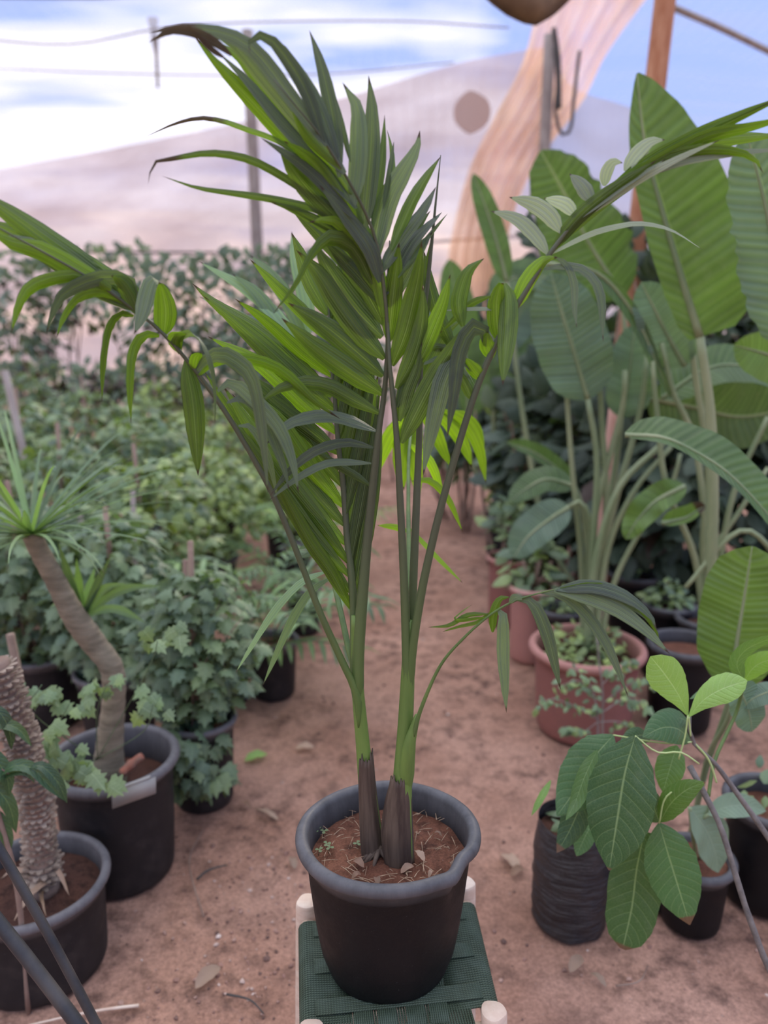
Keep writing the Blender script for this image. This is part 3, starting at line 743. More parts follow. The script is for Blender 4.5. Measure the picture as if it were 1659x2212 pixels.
# F5 centre-right stalk, right-hand leaflets
r5 = R3([880, 1540, 1.094, 879, 1420, 1.092, 873, 1260, 1.09, 866, 1110, 1.085, 858, 960, 1.08, 850, 870, 1.08, 842, 790, 1.08, 838, 700, 1.085, 838, 600, 1.09, 842, 520, 1.10])
f5 = fr_obj(rach_pts(r5), [(0, .0085), (.3, .0062), (.6, .0045), (1, .001)])
leaflets(f5, r5, [
 ([840, 738, 846, 667, 856, 577, 862, 524], 32, 'l', -.02), ([847, 790, 875, 721, 897, 631, 908, 569, 911, 521], 32, 'l', -.02),
 ([856, 840, 883, 794, 905, 732, 915, 667, 913, 615], 30, 'm', -.01), ([900, 790, 915, 765, 938, 710, 960, 652, 973, 592], 28, 'l', .0),
 ([866, 957, 893, 902, 940, 811, 977, 750, 1005, 703], 36, 'd', -.03), ([862, 910, 875, 848, 897, 793, 912, 738], 28, 'd', .0),
 ([858, 880, 880, 830, 905, 780, 925, 700], 26, 'd', .02), ([840, 660, 870, 600, 905, 540, 935, 500], 24, 'g', .04)])
# F6 straight stalk with the dark unopened spear
r6 = R3([884, 1480, 1.097, 888, 1400, 1.10, 893, 1250, 1.11, 900, 1080, 1.12, 906, 930, 1.13, 908, 800, 1.14, 914, 700, 1.14, 925, 600, 1.14, 935, 500, 1.14, 944, 410, 1.14, 952, 335, 1.14])
f6 = fr_obj(rach_pts(r6), [(0, .007), (.3, .006), (.6, .0042), (.8, .003), (1, .0006)])
leaflets(f6, r6, [([984, 765, 955, 703, 933, 638, 915, 540], 24, 'm', .03), ([908, 830, 935, 780, 965, 720, 1000, 690], 22, 'm', .04),
 ([912, 720, 925, 650, 920, 590, 930, 520], 12, 'd', .0), ([910, 760, 950, 750, 985, 775, 1010, 860], 14, 'm', .06), ([908, 790, 960, 770, 1000, 790, 1030, 840], 10, 'g', .06)])
# F7 right arching frond
r7 = R3([884, 1520, 1.092, 889, 1420, 1.09, 905, 1310, 1.085, 925, 1210, 1.08, 958, 1075, 1.075, 1000, 930, 1.07, 1035, 825, 1.07, 1075, 735, 1.07, 1120, 655, 1.07, 1183, 555, 1.07, 1250, 470, 1.07, 1350, 388, 1.07, 1450, 315, 1.07, 1560, 265, 1.06, 1700, 205, 1.05])
f7 = fr_obj(rach_pts(r7), [(0, .0072), (.3, .0055), (.55, .0042), (.75, .0026), (1, .0008)])
leaflets(f7, r7, [
 ([1076, 735, 1072, 660, 1080, 618, 1088, 612], 34, 'l', -.02), ([1090, 612, 1098, 640, 1097, 700, 1092, 760, 1086, 833], 34, 'm', -.05),
 ([1062, 775, 1050, 747, 1053, 716], 27, 'l', -.01), ([1040, 822, 1020, 800, 1005, 772], 25, 'l', -.01), ([1020, 864, 1005, 830, 988, 797], 18, 'm', .0),
 ([1000, 705, 990, 660, 995, 625, 1012, 582, 1046, 558], 26, 'l', .02),
 ([1072, 668, 1020, 667, 958, 671], 9, 'w', .02), ([1060, 640, 1020, 655, 985, 685, 950, 720], 12, 'm', .05),
 ([1048, 745, 1045, 712, 1018, 710, 992, 765, 981, 848, 966, 945], 32, 'g', -.05), ([1020, 800, 990, 768, 960, 812, 942, 884, 923, 974, 914, 1027], 30, 'g', -.03),
 ([1112, 668, 1140, 605, 1175, 562, 1205, 556], 28, 'l', -.01), ([1200, 556, 1225, 573, 1240, 615, 1241, 665, 1246, 708], 13, 'g', -.05),
 ([1175, 582, 1220, 574, 1260, 582, 1290, 615, 1300, 655, 1301, 700, 1303, 738], 20, 'g', -.05),
 ([1183, 548, 1155, 507, 1115, 472, 1060, 456], 27, 'w', .01, .01), ([1212, 502, 1187, 465, 1150, 440, 1100, 426], 27, 'w', .01, .01), ([1243, 466, 1220, 441, 1175, 428], 22, 'w', .01, .01),
 ([1278, 436, 1258, 402, 1230, 375], 28, 'w', .01, .01), ([1305, 402, 1310, 372, 1325, 350, 1345, 352], 20, 'w', .0, .01), ([1350, 370, 1372, 335, 1405, 306, 1437, 302], 24, 'w', .0, .01),
 ([1188, 548, 1250, 470, 1330, 405, 1420, 345], 24, 'l', -.02), ([1290, 440, 1390, 362, 1480, 310, 1580, 262, 1720, 198], 27, 'l', -.02),
 ([1280, 450, 1400, 372, 1520, 305, 1620, 280, 1740, 245], 32, 'l', -.03), ([1250, 470, 1340, 400, 1460, 352, 1590, 330, 1720, 322], 17, 'w', -.02),
 ([1300, 420, 1400, 365, 1500, 332, 1590, 330, 1635, 350, 1648, 374], 26, 'l', -.04), ([1200, 530, 1290, 448, 1400, 372, 1500, 312], 22, 'm', .01),
 ([1240, 478, 1330, 412, 1440, 342], 16, 'w', -.02), ([1260, 470, 1360, 400, 1460, 345, 1560, 300], 14, 'w', -.03),
 ([1400, 350, 1500, 310, 1600, 300, 1700, 290], 22, 'm', .02),
 ([1183, 552, 1270, 508, 1330, 490, 1385, 483, 1450, 497, 1520, 541], 11, 'w', .06)])
# F8 small low frond on the right
r8 = R3([893, 1595, 1.075, 908, 1535, 1.07, 950, 1440, 1.06, 1000, 1380, 1.05, 1058, 1329, 1.04, 1112, 1298, 1.03, 1170, 1280, 1.02, 1205, 1272, 1.01])
f8 = fr_obj(rach_pts(r8), [(0, .0036), (.3, .0026), (.8, .0016), (1, .0008)], 'rachis_green')
leaflets(f8, r8, [
 ([1076, 1317, 1086, 1322, 1087, 1406, 1090, 1470, 1094, 1540], 20, 'g', -.03), ([1064, 1366, 1066, 1326, 1080, 1294, 1104, 1290], 14, 'l', .01), ([1100, 1302, 1112, 1290, 1130, 1296], 12, 'g', -.01),
 ([1119, 1295, 1151, 1303, 1183, 1374, 1211, 1490], 21, 'g', -.04), ([1169, 1280, 1220, 1287, 1275, 1337, 1320, 1410, 1357, 1505], 20, 'g', -.04),
 ([1201, 1275, 1275, 1266, 1348, 1287, 1403, 1328, 1419, 1362], 24, 'g', -.03), ([1197, 1275, 1252, 1285, 1330, 1314, 1394, 1360, 1448, 1414], 26, 'g', -.04),
 ([1200, 1273, 1290, 1274, 1358, 1305, 1412, 1350], 20, 'g', -.01), ([1210, 1272, 1300, 1270, 1380, 1318, 1420, 1370, 1425, 1395], 14, 'l', -.02),
 ([1055, 1327, 1010, 1330, 970, 1352, 924, 1355], 9, 'd', .03), ([1056, 1324, 1034, 1345, 990, 1356, 955, 1365], 9, 'd', .04), ([1046, 1334, 1000, 1342, 978, 1338, 1000, 1318, 1020, 1306], 8, 'l', .03)])
# F9 bright frond leaning away behind
r9 = R3([886, 1400, 1.12, 884, 1250, 1.2, 882, 1080, 1.34, 885, 960, 1.46, 900, 895, 1.58, 940, 885, 1.70, 985, 905, 1.8])
f9 = fr_obj(rach_pts(r9), [(0, .005), (.5, .003), (1, .001)], 'rachis_green')
leaflets(f9, r9, [
 ([890, 905, 855, 930, 830, 980, 812, 1030], 26, 'l', .03), ([892, 900, 875, 950, 868, 1010, 872, 1060], 32, 'l', .03), ([898, 895, 895, 950, 900, 1020, 905, 1080], 30, 'l', .03),
 ([905, 892, 930, 920, 955, 975, 975, 1010], 24, 'l', .05), ([930, 885, 970, 915, 1000, 960, 1020, 1010], 24, 'l', .05), ([950, 885, 1000, 915, 1032, 970, 1050, 1045], 22, 'l', .05),
 ([970, 890, 1005, 905, 1030, 935, 1045, 985], 20, 'l', .05), ([890, 1040, 930, 1040, 970, 1080, 1000, 1150], 12, 'm', .04), ([885, 960, 930, 1000, 960, 1080], 16, 'l', .04),
 ([884, 1150, 850, 1140, 815, 1135], 12, 'm', .03), ([884, 1140, 940, 1200, 1000, 1260], 8, 'w', .05)], mat='palm_back', dY=.04)

# litter on the soil of the hero pot
def twig(mb, a, b, r, sag=.0012): tube(mb, [a, (V(a) + V(b)) / 2 + V((0, 0, sag)), b], [(0, r), (1, r * .5)], 5, 6)
mb = MB()
for k in range(150):
    a = rnd.uniform(0, 6.28); r = .12 * math.sqrt(rnd.uniform(.12, .98)); c = V((HC.x + r * math.cos(a), HC.y + r * math.sin(a) - .003, SZ + .009))
    an = rnd.uniform(0, 6.28); L = rnd.uniform(.006, .030)
    twig(mb, c, c + V((math.cos(an) * L, math.sin(an) * L, rnd.uniform(-.001, .004))), rnd.uniform(.0004, .0010))
o = mb.build('straw_litter', simple('straw', (.42, .30, .20), .9, (.25, .16, .10), 60), palm); o['kind'] = 'stuff'
def small_leaf(mb, c, L, w, ang, tone, prof=BROAD, lift=.006, col=None):
    d = V((math.cos(ang), math.sin(ang), 0)); c = V(c)
    blade(mb, [c - d * L / 2, c + V((0, 0, lift)), c + d * L / 2 + V((0, 0, lift * .3))], w, w, prof, 8, 2, V((0, 0, 1)), .3, (0, 25), .15, col or (0, tone, rnd.random()), 0, rnd)
for (px, py, L) in [(945, 1805, .020), (905, 1850, .034), (880, 1880, .030), (690, 1780, .014), (815, 1905, .026), (975, 1870, .016), (775, 1868, .03), (930, 1890, .016), (770, 1895, .02)]:
    mb = MB(); c = Z(px, py, SZ + .010); small_leaf(mb, c, L * .85, L * .2, rnd.uniform(0, 6), rnd.random() * .6, lift=.007)
    o = mb.build('dry_leaf', M['dry'], palm)
for (px, py) in [(680, 1793), (700, 1795), (688, 1784), (772, 1821), (706, 1822), (690, 1835), (712, 1830)]:
    mb = MB(); c = Z(px, py, SZ + .014)
    for k in range(3):
        a = k * 2.1 + px; d = V((math.cos(a), math.sin(a), 0))
        blade(mb, [c - d * .0004, c + d * .004, c + d * .0075], .0030, .0030, OBOV, 6, 2, V((0, 0, 1)), .1, (0, 0), 0, (0, .3, .3))
    tube(mb, [c, c - V((.002, 0, .012))], .0005, 5)
    mb.build('clover_sprout', M['ivy'], palm)

# ------------------------------------------------------------------ stool
def gpt(px, py, z): return Z(px, py, z)
TOPZ = SEAT + .012
fr_ = Z(1066, 2182, SEAT + .022); fl_ = Z(672, 2222, SEAT + .022)
bl_ = Z(664, 1945, SEAT + .022); br_ = Z(1003, 1905, SEAT + .022)
stool = thing('woven_stool', (HC.x, HC.y, 0), 'low stool with green woven cord seat and peeled wooden legs under the palm pot', 'stool')
corners = [fl_, fr_, br_, bl_]
for k, c in enumerate(corners):
    mb = MB(); r = .0205
    out = V((c.x - HC.x, c.y - HC.y, 0)).normalized()
    b = V((c.x, c.y, 0)) + out * .02
    n = 20; vs = []; prof = [(1.05, 0.0), (1.0, .2), (1.02, .5), (1.0, .8), (1.0, .985), (.985, .993), (.94, .998), (.93, .9985), (0.02, 1.0)]
    for (rf, s) in prof:
        q = b.lerp(c, s)
        for j in range(n):
            a = 2 * math.pi * j / n; rr = r * rf * (1 + .05 * math.sin(3 * a + k) + .03 * math.sin(5 * a + s * 3))
            vs.append((q.x + rr * math.cos(a), q.y + rr * math.sin(a), q.z))
    mb.add(vs, [(i * n + j, i * n + (j + 1) % n, (i + 1) * n + (j + 1) % n, (i + 1) * n + j) for i in range(len(prof) - 1) for j in range(n)])
    mb.build('leg', M['wood'], stool)
z0 = SEAT - .016
cs4 = [V((c.x, c.y, z0)) for c in corners]
for i in range(4):
    a, b = cs4[i], cs4[(i + 1) % 4]
    mb = MB(); tube(mb, [a, b], .013, 12); mb.build('seat_rail', M['wood'], stool)
    mb = MB(); tube(mb, [a - V((0, 0, .25)), b - V((0, 0, .25))], .010, 10); mb.build('stretcher', M['wood'], stool)
# woven seat: cords wrapped over each rail towards the middle
def cord_band(mb, a, b, inner, n, r=.0021, wrap=True):
    """cords laid side by side between a and b (along the rail), running inwards by vector inner"""
    for i in range(n):
        s = (i + .5) / n; p = a.lerp(b, s)
        up = V((0, 0, 1)); o = -inner.normalized()
        pts = []
        if wrap:
            for ang in (-60, -25, 5, 35, 65, 90):
                q = math.radians(ang); pts.append(p + o * .0165 * math.cos(q) + up * .0165 * math.sin(q))
            L = inner.length
            pts += [p + inner * .25 + up * .0150, p + inner * .6 + up * .0135, p + inner + up * .0125]
        else:
            pts = [p + up * .016, p + inner * .5 + up * .0165, p + inner + up * .016]
        tube(mb, pts, r, 6)
mb = MB()
FL, FR, BR, BL = cs4
lmid = lambda A, B, s: A.lerp(B, s)
ins = .022
# left and right bands wrap over the side rails
for (A, B, dirv) in ((BL, FL, (FR - FL).normalized()), (BR, FR, (FL - FR).normalized())):
    a = A.lerp(B, .10); b = A.lerp(B, .90); cord_band(mb, a, b, dirv * .065, 50, .0021)
for (A, B, dirv) in ((FL, FR, (BL - FL).normalized()), (BL, BR, (FL - BL).normalized())):
    a = A.lerp(B, .10); b = A.lerp(B, .90); cord_band(mb, a, b, dirv * .055, 54, .0021)
# long cords across the middle
def strip(mb, a, b, w, n, z, r=.0019):
    d = (b - a).normalized(); s = V((-d.y, d.x, 0))
    for i in range(n):
        o = s * (w * ((i + .5) / n - .5)) + V((0, 0, z))
        tube(mb, [a + o, a.lerp(b, .5) + o + V((0, 0, .0008 * (i % 2))), b + o], r, 6, 10)
q = lambda s, t_: FL.lerp(FR, s).lerp(BL.lerp(BR, s), t_)
for s in (.29, .42, .58, .71):
    strip(mb, q(s, .02), q(s, .98), .030, 9, .0165)
for t_ in (.20, .50, .80):
    strip(mb, q(.03, t_), q(.97, t_), .030, 9, .0190)
strip(mb, q(.12, .5), q(.88, .5), .17, 46, .0105)
mb.build('woven_seat', M['cord'], stool)

# ------------------------------------------------------------------ leaf scatter for shrubs and vines
IVY = [(0, 0), (.22, -.06), (.42, .06), (.30, .22), (.56, .34), (.30, .46), (.34, .66), (.16, .68), (0, 1.0)]
def ivy_leaf(mb, c, d, N, size, col, rg, lob=True):
    d = d.normalized(); N = (N - d * N.dot(d))
    if N.length < 1e-4: N = d.orthogonal()
    N.normalize(); B = d.cross(N)
    if lob:
        out = [(x, y) for x, y in IVY] + [(-x, y) for x, y in reversed(IVY[1:-1])]
    else:
        out = [(0, 0), (.24, .2), (.32, .48), (.18, .8), (0, 1), (-.18, .8), (-.32, .48), (-.24, .2)]
    vs = [c + d * .3 * size + N * .05 * size]; uv = [(.5, .3)]
    dr = rg.uniform(.1, .35)
    for x, y in out:
        vs.append(c + B * x * size + d * y * size - N * (dr * y * y + .25 * abs(x)) * size); uv.append((.5 + x * .8, y))
    n = len(out)
    mb.add(vs, [(0, 1 + i, 1 + (i + 1) % n) for i in range(n)], uv, col)
def shrub(mb, c, rad, n, size, rg, tone=(0, .5), lob=True, shell=.5, down=.4, zmin=.02, dry=.0):
    c = V(c)
    for i in range(n):
        while True:
            q = V((rg.uniform(-1, 1), rg.uniform(-1, 1), rg.uniform(-1, 1)))
            if q.length <= 1 and q.length > shell * rg.random(): break
        p = V((c.x + q.x * rad[0], c.y + q.y * rad[1], c.z + q.z * rad[2]))
        p += V((mnoise.noise(p * 3.1), mnoise.noise(p * 3.1 + V((9, 0, 0))), mnoise.noise(p * 3.1 + V((0, 9, 0))))) * .35 * min(rad)
        if p.z < zmin: p.z = zmin + rg.random() * .05
        out = V((q.x, q.y, q.z * .4)) + V((rg.gauss(0, .4), rg.gauss(0, .4), rg.gauss(0, .3) - down))
        N = V((rg.gauss(0, .35) + q.x * .4, rg.gauss(0, .35) + q.y * .4 - .25, 1))
        tn = rg.uniform(*tone)
        ivy_leaf(mb, p, out, N, size * rg.uniform(.6, 1.25), (1.0 if rg.random() < dry else 0.0, tn, rg.random()), rg, lob)

def vine_plant(px, py, hw, h, top, spread, n, size, label, group, seed, tone=(0, .35), mat='ivy', stake=True, pot='pot_dusty', cat='climbing plant', hang=.0, name='potted_vine', lob=True):
    """potted climber on a stake; px,py = rim centre"""
    base, R = pot_place(px, py, hw, h); rg = random.Random(seed)
    root = thing(name, base, label, cat, group)
    make_pot(root, base, R, h, pot, .78, .010, 'soil_dark', .04, seed=seed)
    mb = MB(); hh = (top - h)
    shrub(mb, base + V((0, 0, h + hh * .5)), (spread, spread * .8, hh * .58), n, size, rg, tone, lob, .4, .5, zmin=h * .35)
    if hang: shrub(mb, base + V((hang, -R * .9, h * .72)), (spread * .7, .08, h * .45), n // 5, size, rg, tone, lob, .1, .8)
    mb.build('foliage', M[mat], root)
    mb = MB()
    for k in range(7):
        a = rg.uniform(0, 6.28); rr = R * .4
        p = base + V((rr * math.cos(a), rr * math.sin(a), h - .05))
        tube(mb, [p, p + V((rg.uniform(-.05, .05), rg.uniform(-.05, .05), hh * .4)), p + V((rg.uniform(-.15, .15), rg.uniform(-.15, .15), hh * .9))], [(0, .004), (1, .0015)], 5, 8)
    mb.build('stem', M['stake'], root)
    if stake:
        mb = MB(); p = base + V((rg.uniform(-.03, .03), -.02, h - .06)); tube(mb, [p, p + V((rg.uniform(-.03, .03), 0, hh + .16))], .009, 7)
        mb.build('stake', M['stake'], root)
    return root

# near left potted climbers (along the path edge)
vine_plant(432, 1545, 80, .30, .78, .20, 630, .056, 'leafy climber in a round black pot beside the earth path, brown stake', None, 11, (0, .3), hang=-.02)
vine_plant(250, 1440, 90, .30, .80, .26, 690, .060, 'dense green climber just behind the bare curved trunk', None, 12, (0, .25))
vine_plant(90, 1400, 90, .30, .86, .28, 645, .062, 'leafy climber with a stake at the left edge above the scaly trunk', None, 13, (0, .3))
vine_plant(340, 1300, 75, .30, .92, .26, 645, .057, 'yellowish green climber with tall wooden stake left of the palm', None, 14, (.1, .8))
vine_plant(150, 1265, 75, .30, .98, .30, 645, .060, 'blue-green climber in the second row behind the rosette sprout', None, 15, (0, .45))
vine_plant(-30, 1260, 75, .30, .95, .30, 570, .064, 'leafy climber cut off by the left edge, under the drooping strap leaves', None, 16, (0, .5))
vine_plant(450, 1200, 66, .30, .90, .28, 630, .056, 'yellow-green climber with reddish stake beside the path bend', None, 17, (.25, 1.0))
# low leafy spill at the path next to the big pot
mb = MB(); rg = random.Random(5); c = Z(425, 1690, 0.05)
shrub(mb, V((c.x, c.y, .10)), (.10, .09, .10), 110, .075, rg, (.1, .6), True, .2, .6)
tag(mb.build('creeping_plant', M['ivy']), 'low leafy plant spilling on the earth between the large grey pot and path', 'plant')
# pale lobed leaves in front of the big pot
mb = MB()
for (px, py, n_, s_) in [(150, 1640, 9, .06), (195, 1668, 8, .06), (110, 1600, 8, .06), (230, 1480, 8, .055), (150, 1520, 9, .055), (330, 1520, 8, .055), (340, 1385, 7, .055), (90, 1480, 8, .06)]:
    c = P(px, py, 1.62 + (.1 if py < 1560 else 0))
    for k in range(n_):
        a = rg.uniform(0, 6.28)
        ivy_leaf(mb, c + V((rg.uniform(-.05, .05), rg.uniform(-.03, .03), rg.uniform(-.035, .035))), V((math.cos(a), math.sin(a) * .4 - .3, -.5)), V((rg.gauss(0, .3), -.7, .8)), s_ * .78 * rg.uniform(.7, 1.2), (0, rg.uniform(0, .5), rg.random()), rg)
for (px, py) in [(150, 1640), (110, 1600), (230, 1480), (150, 1520), (330, 1520), (340, 1385), (90, 1480)]:
    tube(mb, [P(px, py, 1.62), P(px - 20, py + 60, 1.72), P(210, 1640, 1.86)], .0012, 5, 8)
tag(mb.build('trailing_vine', M['ivy_pale']), 'pale green lobed leaves trailing in front of the large grey pot', 'vine')

# middle and far rows of the left planting
rows = [(620, 1130, 50, .28, .70), (330, 1130, 55, .30, .98), (60, 1130, 60, .30, 1.05), (480, 1085, 50, .3, .98), (200, 1060, 52, .3, 1.05), (-60, 1050, 55, .3, 1.1), (350, 1020, 48, .3, 1.02), (60, 990, 48, .3, 1.08), (560, 1010, 42, .3, .95), (-120, 960, 48, .3, 1.15), (230, 950, 42, .3, 1.08), (430, 950, 40, .3, 1.02), (100, 920, 40, .3, 1.12), (620, 940, 36, .3, .95), (330, 915, 36, .3, 1.1), (-40, 900, 40, .3, 1.15), (520, 905, 34, .3, 1.05)]
rowlab = ['leafy climber at the path bend right behind the small feathery palm', 'climber with a stake left of the arching stalk, third row', 'leafy climber behind the top of the curved trunk', 'yellowish climber under the fan of parallel fronds, right of the third row',
 'green climber in the third row above the grey upright stake', 'climber at the left edge level with the curved trunk top', 'climber in the fourth row straight under the lime drooping leaflets', 'climber in the fourth row near the left edge', 'fourth-row climber half hidden by the palm stalks',
 'climber cut off by the left edge in the fifth row', 'fifth-row climber under the two drooping lime leaflets', 'fifth-row climber left of the palm fan', 'climber in the sixth row near the leaning pale pole', 'sixth-row climber beside the far end of the path', 'back-row climber below the dark vine thicket',
 'back-row climber at the left edge below the far vines', 'back-row climber just left of the palm stems']
for i, (px, py, hw, h, top) in enumerate(rows):
    vine_plant(px, py, hw, h, top, .36, 630, .065, rowlab[i], 'climbers massed in rows left of the path', 30 + i, (0, .5) if i % 3 else (.3, 1.0), stake=i % 2 == 0)

# vines on the far wire
def far_bush(px, py, Y, w, hgt, n, size, label, seed, tone=(0, .4), group=None, mat='far_leaf', dry=.1, name='climbing_vine', cat='vine'):
    c = P(px, py, Y); rg = random.Random(seed); root = thing(name, (c.x, c.y, 0), label, cat, group)
    mb = MB(); shrub(mb, c, (w, .35, hgt), n, size, rg, tone, False, .15, .4, dry=dry)
    for k in range(n // 6):          # straggling shoots upward
        p = c + V((rg.uniform(-w, w), rg.uniform(-.2, .2), hgt * rg.uniform(.8, 1.35)))
        ivy_leaf(mb, p, V((rg.gauss(0, 1), 0, rg.gauss(0, 1))), V((0, -1, .5)), size, (0, rg.uniform(*tone), rg.random()), rg, False)
    mb.build('foliage', M[mat], root)
    mb = MB()
    for k in range(9):
        x = c.x + rg.uniform(-w * .8, w * .8)
        tube(mb, [V((x, c.y, 0)), V((x + rg.uniform(-.15, .15), c.y, c.z * .6)), V((x + rg.uniform(-.3, .3), c.y, c.z + hgt * .8))], [(0, .014), (1, .004)], 6, 10)
    mb.build('stem', M['stake'], root)
    return root
far_bush(10, 700, 8.6, .80, .58, 620, .11, 'blurred vine thicket on the far wire at the left edge', 51)
far_bush(190, 640, 8.8, .70, .40, 330, .11, 'blurred vines on the far wire between the arching frond leaflets', 52, (0, .5))
far_bush(400, 730, 8.4, .62, .62, 620, .11, 'dark vine thicket on the far wire left of the grey post', 53, (0, .25))
far_bush(565, 710, 8.0, .42, .55, 480, .11, 'vines climbing around the foot of the grey weathered post', 54, (0, .4))
far_bush(700, 720, 8.0, .50, .62, 480, .11, 'far vines showing between the palm fronds', 55, (0, .4))
far_bush(900, 790, 7.6, .55, .45, 420, .11, 'dim green bush behind the palm near the end of the path', 56, (0, .4))
far_bush(90, 830, 7.8, 1.0, .16, 260, .11, 'dry brown and green undergrowth beneath the far vines at left', 57, (0, .5), dry=.5)
far_bush(330, 840, 7.8, .9, .16, 260, .11, 'dry undergrowth beneath the dark vine thicket', 58, (0, .5), dry=.5)

# leaning grey sticks among the left plants
for (x0, y0, x1, y1, Y, r, lab) in [(10, 800, 40, 930, 4.2, .02, 'pale leaning pole above the left planting'), (287, 1060, 292, 1290, 2.9, .010, 'thin grey stake standing upright left of the rosette sprout'),
        (172, 1110, 180, 1200, 2.9, .012, 'short grey stake behind the curved trunk'), (400, 1210, 402, 1330, 2.5, .009, 'reddish-brown stake between climbers near the path'), (22, 1370, 48, 1500, 2.0, .012, 'cut brown stake behind the scaly trunk')]:
    a = P(x0, y0, Y); b = P(x1, y1, Y); d = (b - a)
    k = a.z / -d.z; mb = MB(); tube(mb, [a, a + d * k], r, 8)
    tag(mb.build('wooden_stake', M['stake'] if 'brown' in lab else M['post_grey']), lab, 'stake')

# ------------------------------------------------------------------ the big left pot with the curved trunk
base, R = pot_place(243, 1628, 141, .36)
big = thing('potted_ponytail_palm', base, 'bare curved grey trunk in the large dusty black pot with a grey tag', 'palm')
make_pot(big, base, R, .36, 'pot_dusty', .80, .013, 'soil_dark', .10, seed=4)
tp = [P(232, 1690, base.y - .01), P(238, 1600, base.y - .01), P(246, 1500, base.y), P(240, 1440, base.y), P(205, 1392, base.y), P(160, 1330, base.y - .02), P(118, 1250, base.y - .03), P(85, 1190, base.y - .04), P(68, 1155, base.y - .04)]
mb = MB(); tube(mb, tp, [(0, .052), (.12, .038), (.3, .031), (.5, .030), (.62, .033), (.8, .026), (1, .023)], 16, 60, bumps=.03)
mb.build('trunk', M['trunk'], big)
mb = MB(); rg = random.Random(9)
top = tp[-1]
for k in range(64):
    a = rg.uniform(-1.5, 2.2) if k % 3 else rg.uniform(2.2, 4.8); el = rg.uniform(-.05, .75); L = rg.uniform(.34, .6)
    d = V((math.cos(a) * math.cos(el) * .8, math.sin(a) * math.cos(el) * .8, math.sin(el)))
    blade(mb, [top, top + d * L * .5 + V((0, 0, .015)), top + d * L * .85 + V((0, 0, .0)), top + d * L + V((0, 0, -.035))], .0055, .0055, STRAP, 12, 1, V((0, 0, 1)), .3, (0, 0), 0, (0, rg.uniform(0, .25), rg.random()), .03)
mb.build('foliage', M['strap'], big)
# tag clipped to the rim
c = P(290, 1712, base.y - R - .008); mb = MB()
a_ = V((.052, 0.012, .014)); b_ = V((0.002, -.002, .024))
vs = []
for s1 in (-1, 1):
    for s2 in (-1, 1):
        for dpt in (0, -.003): vs.append(c + a_ * s1 + b_ * s2 + V((0, dpt, 0)))
mb.add(vs, [(0, 2, 6, 4), (1, 5, 7, 3), (0, 4, 5, 1), (2, 3, 7, 6), (0, 1, 3, 2), (4, 6, 7, 5)])
tube(mb, [c - a_ * .9 + b_ * 1.0 + V((0, 0, .003)), c + a_ * .75 + b_ * 1.05 + V((0, 0, .004))], .0045, 8)
mb.build('clip_tag', M['plastic_grey'], big)
# rosette sprout behind the trunk
c = P(180, 1330, base.y + .02)
mb = MB()
for k, (dx_, dy_, L) in enumerate([(-55, -160, 0), (-15, -125, 0), (25, -105, 0), (95, -70, 0), (-60, -75, 0), (135, 15, 0), (60, -130, 0), (170, -65, 0), (-70, -20, 0)]):
    e = P(180 + dx_, 1330 + dy_, base.y - .02 + .05 * (k % 3))
    m_ = c.lerp(e, .5) + V((0, 0, .03 if abs(dx_) > 60 else .0))
    blade(mb, [c, m_, e], .0115, .0115, [(0, .5), (.3, .9), (.6, 1), (1, .02)], 12, 2, V((0, -1, .3)), .4, (0, 0), 0, (0, .5 if k in (1, 2) else .1, rg.random()))
tube(mb, [c, P(176, 1360, base.y), P(190, 1385, base.y)], .007, 7, 6)
o = mb.build('side_shoot', M['strap'], big)
# fallen fruit/brick piece in pot
mb = MB(); tube(mb, [P(262, 1672, base.y - .08), P(285, 1650, base.y - .06), P(308, 1632, base.y - .05)], [(0, .011), (.5, .014), (1, .010)], 9, 8, bumps=.1)
tag(mb.build('clay_shard', simple('clay', (.34, .12, .075), .85, (.25, .16, .12), 30, .3)), 'reddish clay shard lying on the soil of the large grey pot', 'shard')

# ------------------------------------------------------------------ front-left pot with the scaly trunk
base, R = pot_place(70, 1892, 160, .24)
sc = thing('potted_cycad', base, 'scaly brown trunk leaning in the round grey pot, bottom left', 'cycad')
make_pot(sc, base, R, .24, 'pot_dusty', .86, .011, 'soil_dark', .05, seed=8)
tp = spline([P(92, 1925, base.y), P(85, 1800, base.y), P(72, 1700, base.y - .02), P(45, 1590, base.y - .04), P(15, 1500, base.y - .06), P(-10, 1430, base.y - .07)], 40)
mb = MB(); tube(mb, tp, [(0, .040), (.1, .032), (1, .026)], 12); mb.build('trunk', M['stake'], sc)
mb = MB(); rg = random.Random(3)
for i in range(2, 40):
    T = (tp[i] - tp[i - 1]).normalized(); N = T.orthogonal().normalized(); B = T.cross(N)
    for k in range(14):
        a = 2 * math.pi * (k + .5 * (i % 2)) / 14 + rg.uniform(-.1, .1); d = N * math.cos(a) + B * math.sin(a); s_ = T.cross(d)
        r0 = .026 if i > 5 else .034
        L = rg.uniform(.010, .019); w = .0085
        p = tp[i] + d * r0
        e = p + d * L + T * rg.uniform(.002, .010)
        mb.add([p - s_ * w + T * .004, p + s_ * w + T * .004, e + s_ * w * .45, e - s_ * w * .45, p - s_ * w - T * .005, p + s_ * w - T * .005, e - T * .004], [(0, 1, 2, 3), (4, 6, 5), (0, 3, 6, 4), (1, 5, 6, 2), (3, 2, 6)])
mb.build('leaf_scales', M['scaly'], sc, smooth=False)
mb = MB()
